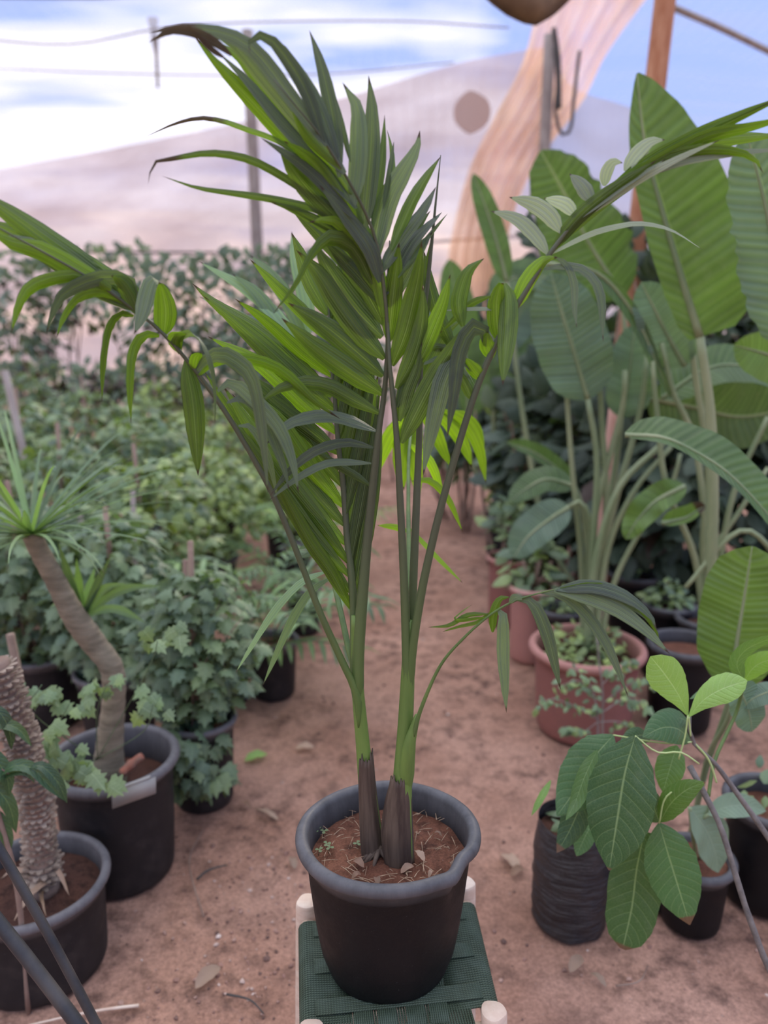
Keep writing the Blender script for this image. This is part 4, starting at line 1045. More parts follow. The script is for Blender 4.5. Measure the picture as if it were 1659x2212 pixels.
for (x0, y0, x1, y1, w) in [(100, 1905, 30, 1990, .010), (90, 1915, 60, 1960, .008), (125, 1880, 150, 1935, .006), (60, 1880, 0, 1900, .006), (90, 1925, 100, 1980, .008)]:
    a = P(x0, y0, base.y - .03); b = Z(x1, y1, .245) if y1 < 1970 else Z(x1, y1, .25)
    blade(mb, [a, a.lerp(b, .5) + V((0, 0, .012)), b], w, w, STRAP, 8, 1, V((0, -1, 1)), .4, (0, 40), .1, (0, .8, .5))
mb.build('dry_leaf', M['dry'], sc)
# dark glossy leaves overlapping at left edge
mb = MB(); rg = random.Random(8)
for (pts_, w) in [([-30, 1690, 30, 1655, 70, 1660, 100, 1690, 140, 1730], 26), ([-20, 1700, 20, 1670, 55, 1668, 75, 1690], 20), ([-40, 1590, 0, 1565, 40, 1575, 68, 1612], 24), ([-60, 1640, -10, 1700, 20, 1740, 35, 1800], 34), ([-50, 1600, -10, 1640, 15, 1680, 20, 1720], 34), ([-40, 1520, 0, 1540, 20, 1580, 25, 1620], 26), ([-60, 1760, -20, 1760, 10, 1800, 18, 1850], 34), ([60, 1660, 90, 1655, 125, 1690, 145, 1735], 24)]:
    pts = pxp(pts_, 1.42); hw = w / 2 / ppm(pts[1]); blade(mb, pts, hw, hw, BROAD, 14, 3, V((.2, -.5, 1)), .35, (0, 20), .08, (0, rg.uniform(0, .3), rg.random()), 0, rg)
gl = mb
root = thing('glossy_shrub', V((-.80, 1.42, 0)), 'dark glossy leaves entering from the left edge over the scaly trunk', 'shrub')
gl.build('foliage', M['dark_glossy'], root)
mb = MB(); tube(mb, [V((-.80, 1.42, 0)), V((-.79, 1.42, .35)), P(-40, 1640, 1.42), P(-30, 1520, 1.42)], .006, 7, 12)
tube(mb, [P(-30, 1640, 1.42), P(20, 1672, 1.42)], .002, 5); mb.build('stem', M['stake'], root)

# ------------------------------------------------------------------ black pipes bottom left
for (x0, y0, x1, y1, d0, d1, r, lab) in [(-40, 1800, 200, 2240, 1.05, .98, .0075, 'thin dark rod crossing the bottom left corner, upper of two'), (-60, 1940, 165, 2250, .96, .90, .010, 'thicker black pipe crossing the bottom left corner, lower of two')]:
    a = P(x0, y0, d0); b = P(x1, y1, d1); d = b - a; a0 = a - d * .6; b0 = b + d * ((0.01 - b.z) / d.z)
    m_ = a0.lerp(b0, .4) + V((.015, 0, .01))
    mb = MB(); tube(mb, [a0, m_, b0], r, 12, 20); tag(mb.build('black_rod', M['pipe']), lab, 'rod')

# ------------------------------------------------------------------ small palm pots along the left path edge
def tuft_palm(px, py, hw, h, L, n, label, seed, mat='strap', pot='pot_dusty', w=.010, el=(.2, 1.3), tone=(0, .5), group=None, cx_=0):
    base, R = pot_place(px, py, hw, h); rg = random.Random(seed)
    root = thing('potted_fan_palm', base, label, 'palm', group)
    make_pot(root, base, R, h, pot, .78, .009, 'soil', .03, seed=seed)
    mb = MB()
    for k in range(n):
        a = rg.uniform(0, 6.28); e = rg.uniform(*el); c = base + V((0, 0, h - .03))
        d = V((math.cos(a) * math.cos(e), math.sin(a) * math.cos(e), math.sin(e))); LL = L * rg.uniform(.7, 1.1)
        out = V((math.cos(a), math.sin(a), 0))
        ra = [c, c + d * LL * .5, c + d * LL * .8 + out * LL * .08, c + d * LL * .9 + out * LL * .35 - V((0, 0, .02))]
        tube(mb, ra, .003, 5, 8)
        rp = spline(ra, 12)
        for j in range(4, 13):
            T = (rp[min(j + 1, 12)] - rp[j - 1]).normalized(); sd = T.cross(V((0, 0, 1))).normalized()
            for s in (-1, 1):
                l2 = LL * .36 * (1 - .4 * (j - 4) / 9)
                e2 = rp[j] + sd * s * l2 * .7 + T * l2 * .6 - V((0, 0, l2 * .35))
                blade(mb, [rp[j], rp[j].lerp(e2, .5) + V((0, 0, .015)), e2], w, w, PALM, 6, 1, V((0, 0, 1)), .3, (0, 0), 0, (0, rg.uniform(*tone), rg.random()))
    mb.build('foliage', M[mat], root)
    return root
tuft_palm(588, 1378, 58, .25, .55, 12, 'small feathery palm in the grey pot by the path bend', 61)
tuft_palm(497, 1405, 44, .22, .45, 8, 'small palm in a black pot tucked left of the grey pot', 62, pot='pot_black')
tuft_palm(655, 1262, 42, .25, .5, 8, 'small feathery palm further up the left path edge', 63)
tuft_palm(640, 1180, 36, .25, .55, 8, 'palm seedling pot farthest along the left path edge', 64, tone=(.2, .9))

# ------------------------------------------------------------------ right side: giant paddle-leaved plants
def stalk(root, pts, r0, r1, mat='pale_stem', name='leaf_stalk', seg=16):
    mb = MB(); tube(mb, pts, [(0, r0), (1, r1)], 9, seg); return mb.build(name, M[mat], root)
def paddle(root, px, Y, wl, wr, tone=.3, mat='paddle', fold=.25, roll=(0, 0), tilt=0, seg=30, prof=PADDLE, wave=.06, curl=.1, stalk_px=None, sr=.012, tipbrown=0, smat='pale_stem', rag=0, seed=0, yend=None):
    pts = pxp(px, [Y + ((yend - Y) if yend else 0) * i / (len(px) // 2 - 1) for i in range(len(px) // 2)])
    k = ppm(pts[len(pts) // 2]); view = (CAMV - pts[len(pts) // 2]).normalized(); a = math.radians(tilt)
    N0 = view * math.cos(a) + V((0, 0, 1)) * math.sin(a)
    mb = MB(); blade(mb, pts, wl / k, wr / k, prof, seg, 5, N0, fold, roll, wave, (0, tone, .3 + .4 * rnd.random()), tipbrown, random.Random(seed), curl=curl, rag=rag)
    lf = mb.build('leaf', M[mat], root)
    mb = MB(); c = spline(pts, 20); tube(mb, c, [(0, sr * .8), (.5, sr * .45), (1, .001)], 8); mb.build('midrib', M[smat], lf)
    if stalk_px:
        sp = pxp([px[0], px[1]] + stalk_px, [Y] * (1 + len(stalk_px) // 2)); sp[-1].z = max(sp[-1].z, .2)
        stalk(root, list(reversed(sp)), sr * 1.3, sr * .8, smat)
    return lf

# plant A: big terracotta pot
bA, RA = pot_place(1269, 1390, 125, .34)
pA = thing('potted_bird_of_paradise', bA, 'giant paddle-leaved plant in the large terracotta pot on the right', 'plant')
make_pot(pA, bA, RA, .34, 'pot_terra', .80, .016, 'soil_dark', .07, seed=21)
YA = bA.y
paddle(pA, [1270, 862, 1240, 760, 1215, 680, 1190, 590], YA + .05, 78, 82, .0, 'paddle_gray', stalk_px=[1290, 1000, 1280, 1200, 1272, 1400], tilt=10, fold=.12, seed=1)
paddle(pA, [1345, 640, 1270, 520, 1215, 410, 1168, 325], YA + .55, 105, 95, .15, stalk_px=[1350, 800, 1320, 1100, 1290, 1380], tilt=-15, rag=.25, seed=2)
paddle(pA, [1095, 610, 1075, 530, 1050, 450, 1022, 375], YA + .9, 26, 26, .1, 'paddle', stalk_px=[1130, 900, 1180, 1150, 1250, 1380], tilt=10, seed=3)
paddle(pA, [1180, 570, 1290, 590, 1370, 680, 1420, 790, 1450, 860], YA - .1, 12, 20, .0, 'paddle', fold=.5, tilt=0, seed=4)
paddle(pA, [1480, 790, 1440, 720, 1410, 660, 1385, 610], YA - .1, 55, 55, .0, 'paddle_gray', fold=.3, tilt=-5, roll=(0, 20), seed=5)
paddle(pA, [1340, 900, 1355, 830, 1365, 760, 1370, 700], YA + .2, 45, 60, .1, 'paddle_gray', stalk_px=[1330, 1000, 1300, 1200, 1285, 1390], tilt=25, seed=6)
paddle(pA, [1240, 1050, 1180, 1035, 1130, 1060, 1100, 1085], YA + .25, 30, 34, .1, 'paddle', stalk_px=[1265, 1130, 1280, 1300, 1275, 1390], tilt=35, fold=.1, seed=7)
paddle(pA, [1230, 1095, 1190, 1120, 1140, 1160, 1110, 1205], YA + .1, 40, 45, .1, 'paddle_gray', stalk_px=[1262, 1090, 1285, 1200, 1275, 1390], tilt=20, seed=8)
paddle(pA, [1240, 1050, 1200, 1010, 1150, 975, 1095, 955], YA + .5, 14, 22, .1, 'paddle', fold=.5, tilt=20, stalk_px=[1262, 1120, 1280, 1390], seed=9)
for (pts_, r) in [([1265, 1410, 1290, 1200, 1340, 1050, 1435, 955], .017), ([1285, 1410, 1310, 1200, 1370, 1060, 1450, 965], .014), ([1258, 1410, 1270, 1200, 1300, 1050, 1345, 880, 1350, 800], .016), ([1275, 1405, 1290, 1250, 1330, 1080, 1380, 900, 1400, 760], .016), ([1295, 1395, 1330, 1250, 1400, 1120, 1450, 1050, 1470, 980], .012), ([1262, 1400, 1255, 1200, 1235, 1000, 1225, 860, 1215, 740], .013), ([1280, 1400, 1300, 1240, 1310, 1080, 1300, 900, 1290, 720], .015)]:
    stalk(pA, pxp(pts_, YA + (.0 if pts_[-2] > 1400 else .14)), r, r * .6)
mb = MB(); rg = random.Random(2)
shrub(mb, bA + V((0, 0, .31)), (RA * .75, RA * .75, .07), 170, .042, rg, (.3, .9), False, .1, 0, zmin=.27)
w_ = mb.build('weeds', M['ivy'], pA); w_['kind'] = 'stuff'

# plant B: behind the tallest leaf
bB, RB = pot_place(1530, 1330, 70, .34)
pB = thing('potted_bird_of_paradise', bB, 'tallest paddle-leaved plant at the right with the huge upright leaf', 'plant')
make_pot(pB, bB, RB, .34, 'pot_black', .80, .012, 'soil_dark', .05, seed=22)
YB = 2.35
paddle(pB, [1512, 728, 1469, 587, 1429, 448, 1393, 309, 1376, 158], YB, 46, 150, .2, 'paddle', fold=.18, tilt=-22, stalk_px=[1535, 900, 1540, 1100, 1530, 1340], sr=.016, seed=11, prof=[(0, .5), (.06, .8), (.2, .98), (.4, 1), (.65, .85), (.85, .55), (.96, .22), (1, .03)])
for (pts_, r) in [([1530, 1340, 1525, 1150, 1500, 950, 1455, 850, 1430, 740], .014), ([1520, 1340, 1500, 1200, 1440, 1050, 1420, 900, 1410, 780], .013), ([1535, 1340, 1560, 1180, 1590, 1050, 1659, 900], .013), ([1530, 1340, 1540, 1200, 1600, 1100, 1659, 1010], .012), ([1525, 1340, 1520, 1180, 1530, 1000, 1505, 830, 1490, 700], .016)]:
    stalk(pB, pxp(pts_, YB + .25), r, r * .6)
paddle(pB, [1480, 1050, 1420, 1080, 1380, 1120, 1352, 1165], YB + .2, 30, 34, .5, 'paddle', tilt=10, fold=.4, seed=12, wave=.25, tipbrown=.0)
paddle(pB, [1400, 860, 1500, 880, 1600, 900, 1720, 880], YB + .6, 85, 75, .05, 'paddle', tilt=-10, seed=13)
paddle(pB, [1430, 1130, 1480, 1118, 1510, 1100, 1525, 1095], YB + .1, 26, 12, .6, 'paddle', fold=.6, seed=14, tipbrown=.3)
# plant C: right edge
bC, RC = pot_place(1700, 1290, 80, .36)
pC = thing('potted_bird_of_paradise', bC, 'paddle-leaved plant cut by the right edge with bluish leaf at its top', 'plant')
make_pot(pC, bC, RC, .36, 'pot_black', .80, .012, 'soil_dark', .05, seed=23)
YC = 1.95
paddle(pC, [1700, 745, 1680, 580, 1650, 430, 1612, 285], YC, 85, 105, .0, 'paddle_gray', fold=.15, tilt=22, stalk_px=[1720, 900, 1730, 1290], sr=.014, seed=15, rag=.15)
paddle(pC, [1350, 940, 1430, 945, 1500, 975, 1570, 1020, 1640, 1090, 1720, 1190], YC - .1, 62, 26, .1, 'paddle', fold=.35, tilt=48, seed=16, roll=(0, 12), sr=.008, yend=YC - .2)
paddle(pC, [1760, 820, 1700, 780, 1640, 760, 1585, 745], YC + .5, 60, 50, .3, 'paddle', tilt=10, seed=17)
paddle(pC, [1430, 860, 1520, 800, 1600, 790, 1720, 830], YC + .8, 50, 50, .1, 'paddle', tilt=30, seed=18)
stalk(pC, pxp([1720, 1290, 1700, 1150, 1600, 1010, 1520, 980], YC), .012, .007)
stalk(pC, pxp([1720, 1290, 1659, 1180, 1590, 1150, 1480, 1270], YC + .4), .010, .007)
# plant D: big bright leaf low right
bD, RD = pot_place(1480, 1385, 80, .34)
pD = thing('potted_bird_of_paradise', bD, 'young paddle-leaved plant with one big glossy bright green leaf low at right', 'plant')
make_pot(pD, bD, RD, .34, 'pot_black', .82, .012, 'soil', .05, seed=24)
paddle(pD, [1582, 1490, 1590, 1400, 1606, 1300, 1625, 1180], 1.72, 88, 95, .5, 'paddle', fold=.12, tilt=-8, seed=19, stalk_px=None, sr=.009, prof=[(0, .12), (.08, .55), (.25, .9), (.5, 1), (.75, .93), (.9, .7), (.97, .35), (1, .05)])
stalk(pD, [P(1582, 1490, 1.72), P(1560, 1560, 1.75), P(1520, 1680, 1.80), V((P(1500, 1760, 1.85).x, 1.88, .02))], .006, .009, 'pale_stem')
stalk(pD, [P(1615, 1440, 1.6), P(1570, 1560, 1.68), P(1525, 1650, 1.78), V((P(1500, 1760, 1.85).x + .02, 1.90, .02))], .005, .008, 'pale_stem')
# drooping pieces of leaf at the right edge
paddle(pD, [1590, 1480, 1605, 1505, 1618, 1540, 1625, 1580], 1.5, 45, 42, .1, 'paddle_gray', tilt=30, fold=.1, seed=25, sr=.003)
paddle(pD, [1700, 1490, 1660, 1495, 1625, 1510, 1605, 1530], 1.5, 25, 25, .1, 'paddle_gray', tilt=30, fold=.1, seed=26, sr=.003)
# more small pots among them
def plain_pot(px, py, hw, h, mat, label, seed, weeds=0, soil='soil_dark', rbf=.8, name='nursery_pot', tall=0, sd=.05, group=None):
    base, R = pot_place(px, py, hw, h); root = thing(name, base, label, 'pot', group)
    make_pot(root, base, R, h, mat, rbf, .011, soil, sd, seed=seed)
    if weeds:
        mb = MB(); rg = random.Random(seed); shrub(mb, base + V((0, 0, h + .03 + tall / 2)), (R * .8, R * .8, .05 + tall), weeds, .05 if not tall else .09, rg, (.0, .6), False, .1, .1, zmin=h - .04)
        mb.build('foliage', M['ivy'], root)
        if tall:
            mb = MB()
            for k in range(5): tube(mb, [base + V((0, 0, h - .05)), base + V((rg.uniform(-.08, .08), rg.uniform(-.08, .08), h + tall))], .006, 6)
            mb.build('stem', M['stake'], root)
    return root
plain_pot(1098, 1200, 48, .36, 'pot_terra', 'terracotta pot farthest along the right path edge', 71, 60, tall=.15)
plain_pot(1152, 1262, 55, .36, 'pot_pink', 'faded pink terracotta pot between two terracotta pots', 72, 60, tall=.12)
plain_pot(1212, 1310, 52, .32, 'pot_black', 'black pot half hidden behind the large terracotta rim', 73, 40)
plain_pot(1375, 1235, 60, .34, 'pot_black', 'black pot in the shade behind the terracotta pot stalks', 74, 40)
plain_pot(1445, 1300, 58, .34, 'pot_black', 'black pot with bright weeds between paddle plants', 75, 90)
plain_pot(1090, 1110, 44, .34, 'pot_dusty', 'dusty dark pot with broad leaves at the path end, right side', 76, 50, tall=.15)
plain_pot(1170, 1160, 44, .34, 'pot_dusty', 'dark pot with leafy plant behind the farthest terracotta pot', 77, 60, tall=.2)
plain_pot(1300, 1150, 50, .34, 'pot_pink', 'pinkish pot deep in the shade behind the stalks', 78, 50, tall=.2)
# dark bushes deep on the right
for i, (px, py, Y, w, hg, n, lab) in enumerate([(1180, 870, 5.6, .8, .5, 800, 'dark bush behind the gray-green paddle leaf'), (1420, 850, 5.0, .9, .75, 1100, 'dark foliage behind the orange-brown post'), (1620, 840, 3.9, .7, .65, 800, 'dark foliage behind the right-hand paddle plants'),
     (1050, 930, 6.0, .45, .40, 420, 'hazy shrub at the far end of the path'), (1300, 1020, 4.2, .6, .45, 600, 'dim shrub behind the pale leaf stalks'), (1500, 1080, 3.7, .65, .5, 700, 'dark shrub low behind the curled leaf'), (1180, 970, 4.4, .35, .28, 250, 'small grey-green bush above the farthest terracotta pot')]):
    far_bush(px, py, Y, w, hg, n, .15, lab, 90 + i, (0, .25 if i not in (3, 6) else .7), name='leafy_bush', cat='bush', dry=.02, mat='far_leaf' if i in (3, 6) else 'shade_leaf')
# extra broad leaves far right centre
far_plant = thing('broadleaf_plant', P(1150, 900, 4.6) * 1, 'hazy paddle-leaved plant behind the palm at the path end', 'plant')
far_plant.location.z = 0
for k, (a, w) in enumerate([([1010, 820, 1000, 720, 985, 640, 970, 560], 40), ([1060, 760, 1110, 700, 1130, 640, 1100, 580], 45), ([1010, 900, 1040, 800, 1070, 720, 1085, 650], 40), ([1100, 900, 1120, 800, 1150, 730, 1160, 650], 50), ([1060, 640, 1110, 600, 1180, 600, 1250, 650], 40)]):
    paddle(far_plant, a, 4.5, w, w, .2, 'paddle_gray' if k % 2 else 'paddle', stalk_px=[a[0] + 10, 1000, 1080, 1075], sr=.012, seed=40 + k, tilt=-10 + 12 * k)

# rose-coloured lower trunk at the right
post('pink_pipe', 1318, 1000, 3.1, .030, 1.25, simple('faded_red_pipe', (.50, .28, .23), .7, (.58, .36, .30), 8), 'faded pink pipe standing among the pale leaf stalks', .03, 'pipe')

# ------------------------------------------------------------------ twiggy ficus in front of terracotta pot
c0 = Z(1300, 1668, .01)
fic = thing('twiggy_shrub', c0, 'sparse twiggy shrub with tiny leaves in front of the terracotta pot', 'shrub')
mb = MB(); rg = random.Random(77); tips = []
Yf = c0.y
for pts_, r in [([1300, 1668, 1302, 1500, 1295, 1440, 1290, 1375], .0045), ([1292, 1600, 1290, 1540, 1275, 1480, 1240, 1440], .0035), ([1292, 1555, 1250, 1530, 1200, 1510, 1165, 1515], .002), ([1302, 1520, 1340, 1490, 1380, 1470, 1410, 1480], .002), ([1292, 1560, 1340, 1560, 1380, 1590], .002), ([1290, 1560, 1260, 1580, 1220, 1570], .002), ([1285, 1500, 1250, 1470, 1215, 1480], .002), ([1300, 1480, 1330, 1450, 1360, 1430], .002), ([1300, 1540, 1350, 1510, 1400, 1520], .002)]:
    pts = pxp(pts_, Yf + rg.uniform(-.06, .03)); pts[0] = V((pts[0].x, pts[0].y, max(pts[0].z, 0))); tube(mb, pts, [(0, r), (1, r * .5)], 6, 10)
    if r < .004: tips += spline(pts, 10)[4:]
mb.build('branch', M['post_grey'], fic)
mb = MB()
for p in tips:
    for k in range(3):
        ivy_leaf(mb, p + V((rg.gauss(0, .012), rg.gauss(0, .012), rg.gauss(0, .010))), V((rg.gauss(0, 1), rg.gauss(0, .6) - .3, rg.gauss(0, .4) - .6)), V((rg.gauss(0, .4), -.5, 1)), rg.uniform(.022, .036), (0, rg.choice([.0, .1, .2, .9]), rg.random()), rg, False)
mb.build('foliage', M['ivy_pale'], fic)

# ------------------------------------------------------------------ grow bag and pots lower right
base, R = pot_place(1243, 1768, 80, .29)
bag = thing('grow_bag', base, 'crumpled black plastic grow bag full of earth, front right of the path', 'grow bag')
mb = MB(); n = 64; vs = []; uv = []
NR = 46
for j in range(NR + 1):
    s = j / NR; z = .29 * s
    for k in range(n):
        a = 2 * math.pi * k / n
        r = R * (1.0 + .08 * math.sin(s * 3.0) - .04 * s)
        r += R * (.030 * max(0, mnoise.noise((math.cos(a) * 1.2, math.sin(a) * 1.2, s * 16))) * 2.2 * (1 if s < .6 else .4) + .05 * mnoise.noise((math.cos(a) * 2, math.sin(a) * 2, s * 9)))
        vs.append((base.x + r * math.cos(a), base.y + r * math.sin(a), z)); uv.append((k / n, z))
mb.add(vs, [(j * n + k, j * n + (k + 1) % n, (j + 1) * n + (k + 1) % n, (j + 1) * n + k) for j in range(NR) for k in range(n)], uv)
mb.build('bag', potmat('black_bag', (.014, .012, .014), (.10, .09, .09), (.07, .05, .042), .26, .6, 1.0), bag)
mb = MB(); soil_mesh(mb, base, R * .97, .25, 5); mb.build('soil', M['soil_dark'], bag)
mb = MB(); shrub(mb, base + V((0, 0, .28)), (R * .5, R * .5, .03), 14, .05, random.Random(2), (0, .4), False, .1, 0, zmin=.26); w_ = mb.build('weeds', M['ivy'], bag); w_['kind'] = 'stuff'
b2 = plain_pot(1505, 1845, 84, .20, 'pot_black', 'small black pot with grey leaves behind the branch, lower right', 81, 0, 'soil', .74, sd=.02)
b2loc = V(b2.location)
mb = MB()
for (pts_, w) in [([1490, 1745, 1525, 1790, 1545, 1840, 1552, 1885], 98), ([1530, 1760, 1570, 1742, 1610, 1740, 1655, 1752], 52)]:
    pts = pxp(pts_, b2loc.y - .12); hw = w / 2 / ppm(pts[1]); blade(mb, pts, hw, hw, BROAD, 18, 4, V((0, -.7, .8)), .15, (0, 10), .05, (0, .05, .8), 0, random.Random(1))
mb.build('leaf', leafmat('grey_leaf', (.15, .22, .15), (.3, .4, .2), 'broad', .6, .15, vein=(.26, .34, .24)), b2)
mb = MB(); tube(mb, [b2loc + V((0, 0, .18)), P(1495, 1790, b2loc.y - .1), P(1490, 1745, b2loc.y - .12)], .005, 7, 8)
tube(mb, [b2loc + V((.01, 0, .18)), P(1515, 1770, b2loc.y - .11), P(1530, 1760, b2loc.y - .12)], .004, 7, 8); mb.build('stem', M['pale_stem'], b2)
plain_pot(1672, 1722, 104, .30, 'pot_black', 'large black pot cut off by the right edge, red earth inside', 82, 10, 'soil', .8)
plain_pot(1440, 1845, 40, .16, 'pot_black', 'little black pot half hidden under the large green leaf', 83, 0, 'soil', .8)

# ------------------------------------------------------------------ large-leaved branch in front, right
mag_base = V((P(1700, 2150, 1.18).x + .05, 1.12, 0))
mag = thing('broadleaf_shrub', mag_base, 'large-leaved young shrub leaning in from the right on grey branches', 'shrub')
YM = 1.30
def br_part(pts, rads, mat='twig', name='branch', seg=30, bumps=None):
    mb = MB(); tube(mb, pts, rads, 10, seg, bumps=bumps); return mb.build(name, M[mat], mag)
br_part([mag_base, V((mag_base.x + .01, 1.13, .25)), P(1680, 2125, 1.18), P(1625, 2000, 1.2), P(1592, 1900, 1.22), P(1558, 1790, 1.24), P(1522, 1715, 1.26), P(1490, 1655, 1.28)], [(0, .008), (.5, .0058), (.85, .0052), (1, .0058)], bumps=.05)
br_part([mag_base + V((.03, .02, 0)), V((mag_base.x + .05, 1.22, .4)), P(1720, 1900, 1.28), P(1650, 1795, 1.30), P(1600, 1725, 1.31), P(1545, 1650, 1.31), P(1495, 1600, 1.3), P(1490, 1545, 1.3)], [(0, .008), (.5, .006), (.8, .005), (1, .0028)])
def mleaf(px, w, tone=.1, mat='broad', Y=YM, dY=-.04, tilt=10, fold=.12, tipb=0, prof=BROAD, roll=(0, 0), petiole=None, wl=None, col_r=0, name='leaf', curl=.2):
    n = len(px) // 2
    pts = [P(px[2 * i], px[2 * i + 1], Y + dY * i / (n - 1)) for i in range(n)]
    hw = w / 2 / ppm(pts[n // 2]); view = (CAMV - pts[n // 2]).normalized(); a = math.radians(tilt)
    N0 = view * math.cos(a) + V((0, 0, 1)) * math.sin(a)
    mb = MB(); blade(mb, pts, hw * (wl or 1), hw, prof, 28, 6, N0, fold, roll, .035, (col_r, tone, rnd.random()), tipb, rnd, curl=curl, rag=.04)
    lf = mb.build(name, M[mat], mag)
    if petiole:
        pp = pxp(petiole, Y) + [pts[0]]
        mb = MB(); tube(mb, pp, .0016, 7, 10); mb.build('petiole', M['young_stem'], lf)
    return lf
mleaf([1372, 1590, 1350, 1670, 1335, 1760, 1316, 1880], 150, .08, Y=1.25, dY=-.05, tilt=20, petiole=[1510, 1650, 1470, 1625, 1420, 1625], fold=.14, tipb=.03)
mleaf([1325, 1588, 1280, 1640, 1240, 1710, 1203, 1762], 112, .1, Y=1.33, tilt=25, petiole=[1495, 1603, 1430, 1605])
mleaf([1290, 1620, 1262, 1680, 1242, 1735, 1222, 1772], 52, .3, Y=1.29, tilt=20, roll=(30, 40))
mleaf([1280, 1690, 1255, 1740, 1230, 1795, 1203, 1842], 62, .05, Y=1.34, tilt=-5, tipb=.14)
mleaf([1282, 1775, 1265, 1805, 1245, 1850], 44, .2, Y=1.36, tipb=.03)
mleaf([1190, 1685, 1170, 1720, 1148, 1762], 22, .6, Y=1.37, roll=(40, 40))
mleaf([1392, 1795, 1375, 1880, 1365, 1960, 1345, 2050], 118, .18, Y=1.33, dY=-.04, tilt=0, tipb=.05, prof=[(0, .3), (.1, .6), (.3, .9), (.5, 1), (.8, .88), (.93, .6), (1, .12)])
mleaf([1424, 1778, 1445, 1850, 1468, 1925, 1490, 1998], 118, .1, Y=1.27, dY=-.03, tilt=18, tipb=.12, petiole=[1500, 1688, 1440, 1720])
mleaf([1462, 1610, 1450, 1650, 1432, 1712], 64, .55, Y=1.36, tilt=-30)
mleaf([1425, 1776, 1450, 1735, 1485, 1705, 1524, 1690], 58, .5, Y=1.28, tilt=20, tipb=.03)
mleaf([1425, 1776, 1415, 1750, 1405, 1708], 50, .1, Y=1.31, tilt=20)
mleaf([1486, 1545, 1465, 1500, 1435, 1455, 1405, 1418], 84, .3, 'young', Y=1.27, dY=-.02, tilt=20, prof=OBOV, fold=.18, petiole=[1466, 1640, 1480, 1590])
mleaf([1488, 1548, 1520, 1512, 1560, 1488, 1614, 1470], 66, .2, 'young', Y=1.27, dY=-.02, tilt=20, prof=OBOV, fold=.15, petiole=[1492, 1590])
mleaf([1492, 1600, 1465, 1575, 1430, 1572, 1388, 1592], 74, .1, Y=1.34, tilt=40)
mleaf([1490, 1560, 1462, 1550, 1425, 1560, 1395, 1585], 50, .1, Y=1.36, tilt=35)
mleaf([1405, 1595, 1390, 1588, 1370, 1590, 1340, 1600], 40, .1, Y=1.38, tilt=30)
mleaf([1607, 1470, 1592, 1435, 1610, 1405, 1650, 1385, 1700, 1372], 42, .4, Y=1.35, tilt=10)
mleaf([1607, 1472, 1630, 1440, 1665, 1425, 1710, 1425], 50, .75, Y=1.36, tilt=-20)
mleaf([1607, 1474, 1560, 1480, 1520, 1495, 1490, 1510], 24, .1, Y=1.42, tilt=40)
br_part([P(1607, 1472, 1.36), P(1590, 1540, 1.38), P(1545, 1640, 1.34), P(1530, 1720, 1.30)], .0035, 'rachis_green', 'side_stem')
br_part([P(1495, 1600, 1.3), P(1530, 1640, 1.3), P(1548, 1690, 1.3)], .002, 'young_stem', 'side_stem')

# ------------------------------------------------------------------ litter on the ground
def litter(px, py, L, w, ang, mat, tone, label, name='fallen_leaf', lift=.012, cat='leaf'):
    c = Z(px, py, .006); mb = MB(); small_leaf(mb, c, L, w, ang, tone, lift=lift)
    tag(mb.build(name, M[mat]), label, cat)
litter(553, 1638, .085, .020, .5, 'young', .3, 'green fallen leaf on the path left of the palm stem')
litter(450, 2113, .075, .018, .9, 'dry', 1.0, 'pale dry leaf on the earth left of the stool')
litter(1100, 1862, .075, .022, 2.2, 'dry', 1.1, 'pinkish dry leaf lying right of the black pot')
litter(1118, 1885, .05, .012, .6, 'dry', .2, 'small dark dry leaf beside the pinkish one')
litter(658, 1617, .07, .016, .1, 'dry', 1.3, 'pale dry leaf on the path behind the left stem')
litter(632, 1865, .05, .012, 2.0, 'dry', 1.3, 'tiny grey leaf just left of the pot rim')
litter(530, 1740, .05, .010, 2.5, 'dry', .0, 'dark curled dry leaf on the path')
litter(1290, 2118, .05, .010, 2.3, 'dry', 1.5, 'whitish dry leaf on the lower right earth')
litter(1245, 2085, .06, .014, .8, 'dry', .8, 'crumbled dry leaf in the lower right earth')
litter(1500, 2015, .09, .010, .1, 'dry', .8, 'narrow dry leaf below the small black pot')
litter(575, 1760, .10, .012, 2.6, 'dry', .9, 'long curled dry leaf on the path left of the pot')
def stick(pts, r, label, mat='stake'):
    mb = MB(); tube(mb, [Z(x, y, r + .002 + hh) for x, y, hh in pts], [(0, r), (1, r * .5)], 7, 12)
    tag(mb.build('fallen_twig', M[mat]), label, 'twig')
stick([(300, 2172, .0), (230, 2180, .004), (150, 2195, .006), (60, 2215, .0)], .004, 'pale dry twig lying beside the front-left pot', 'wood')
stick([(425, 1900, .0), (450, 1880, .012), (490, 1868, .004)], .004, 'short black twig on the earth left of the stool', 'rope')
stick([(440, 1980, 0), (415, 1900, .01), (410, 1850, .004), (440, 1790, 0)], .0025, 'long thin twig curving along the left earth')
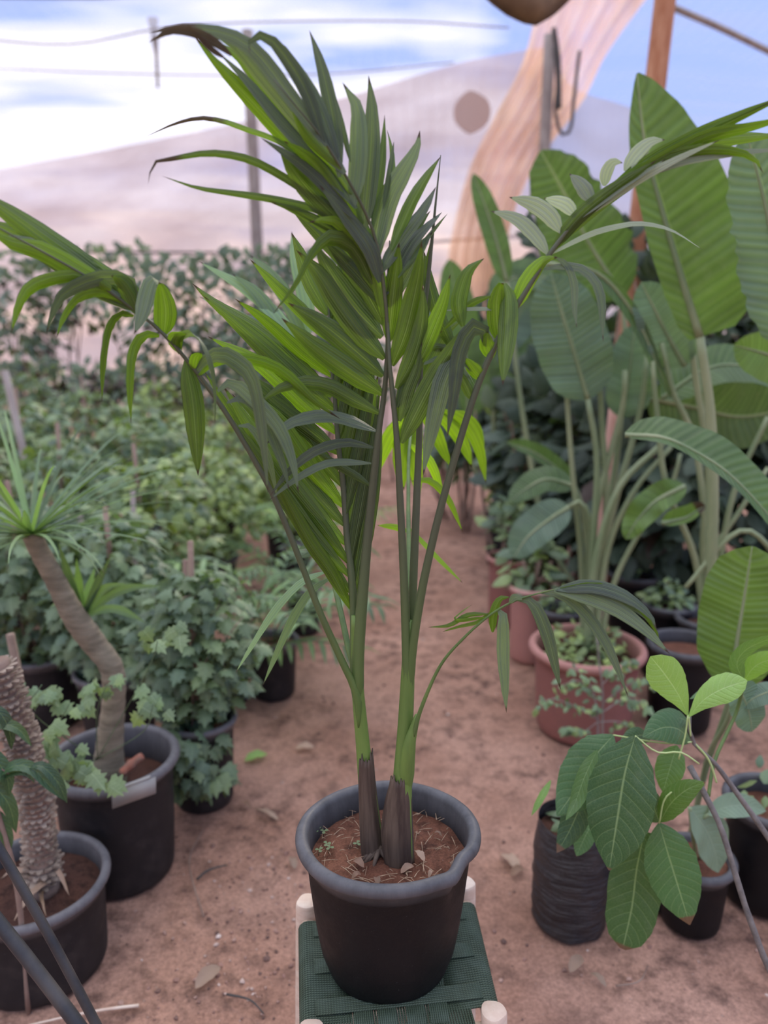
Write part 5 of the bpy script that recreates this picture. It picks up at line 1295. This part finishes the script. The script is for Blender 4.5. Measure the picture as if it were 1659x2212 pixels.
stick([(490, 2148, 0), (540, 2160, .008), (570, 2190, 0)], .003, 'dark twig at the bottom left of the stool', 'rope')
stick([(1330, 2130, 0), (1380, 2120, .008), (1400, 2085, 0)], .0025, 'thin forked twig on the lower right earth')
mb = MB(); rg = random.Random(99)
ico = [(-.53, 0, .85), (.53, 0, .85), (-.53, 0, -.85), (.53, 0, -.85), (0, .85, .53), (0, .85, -.53), (0, -.85, .53), (0, -.85, -.53), (.85, .53, 0), (-.85, .53, 0), (.85, -.53, 0), (-.85, -.53, 0)]
icf = [(0, 4, 1), (0, 9, 4), (9, 5, 4), (4, 5, 8), (4, 8, 1), (8, 10, 1), (8, 3, 10), (5, 3, 8), (5, 2, 3), (2, 7, 3), (7, 10, 3), (7, 6, 10), (7, 11, 6), (11, 0, 6), (0, 1, 6), (6, 1, 10), (9, 0, 11), (9, 11, 2), (9, 2, 5), (7, 2, 11)]
for k in range(1500):
    x = rg.uniform(-1.0, 1.1); y = rg.uniform(1.0, 4.0)
    if k % 3 == 0: x = rg.gauss(-.33, .12); y = rg.uniform(1.2, 2.0)
    s = rg.choice([.0015, .002, .0025, .003, .004, .006]) * rg.uniform(.7, 1.4); z = gz(x, y) + s * .4
    j = [rg.uniform(.6, 1.3) for _ in ico]
    mb.add([(x + a * s * q, y + b * s * q, z + c * s * q * .7) for (a, b, c), q in zip(ico, j)], icf, None, (0, 0, rg.random()))
m, t = newmat('pebble'); at = t.n('ShaderNodeSeparateColor', {0: t.n('ShaderNodeAttribute', attribute_name='tint').outputs['Color']}).outputs[2]
pb = t.n('ShaderNodeBsdfPrincipled', {'Base Color': t.ramp(at, [(0, (.12, .07, .055)), (.6, (.30, .17, .13)), (.9, (.42, .28, .22)), (1, (.6, .5, .44))]), 'Roughness': .9})
t.t.links.new(pb.outputs[0], t.n('ShaderNodeOutputMaterial').inputs[0])
o = mb.build('pebbles', m, smooth=False); tag(o, 'small pebbles and crumbs strewn over the red earth', 'pebbles', None, 'stuff')
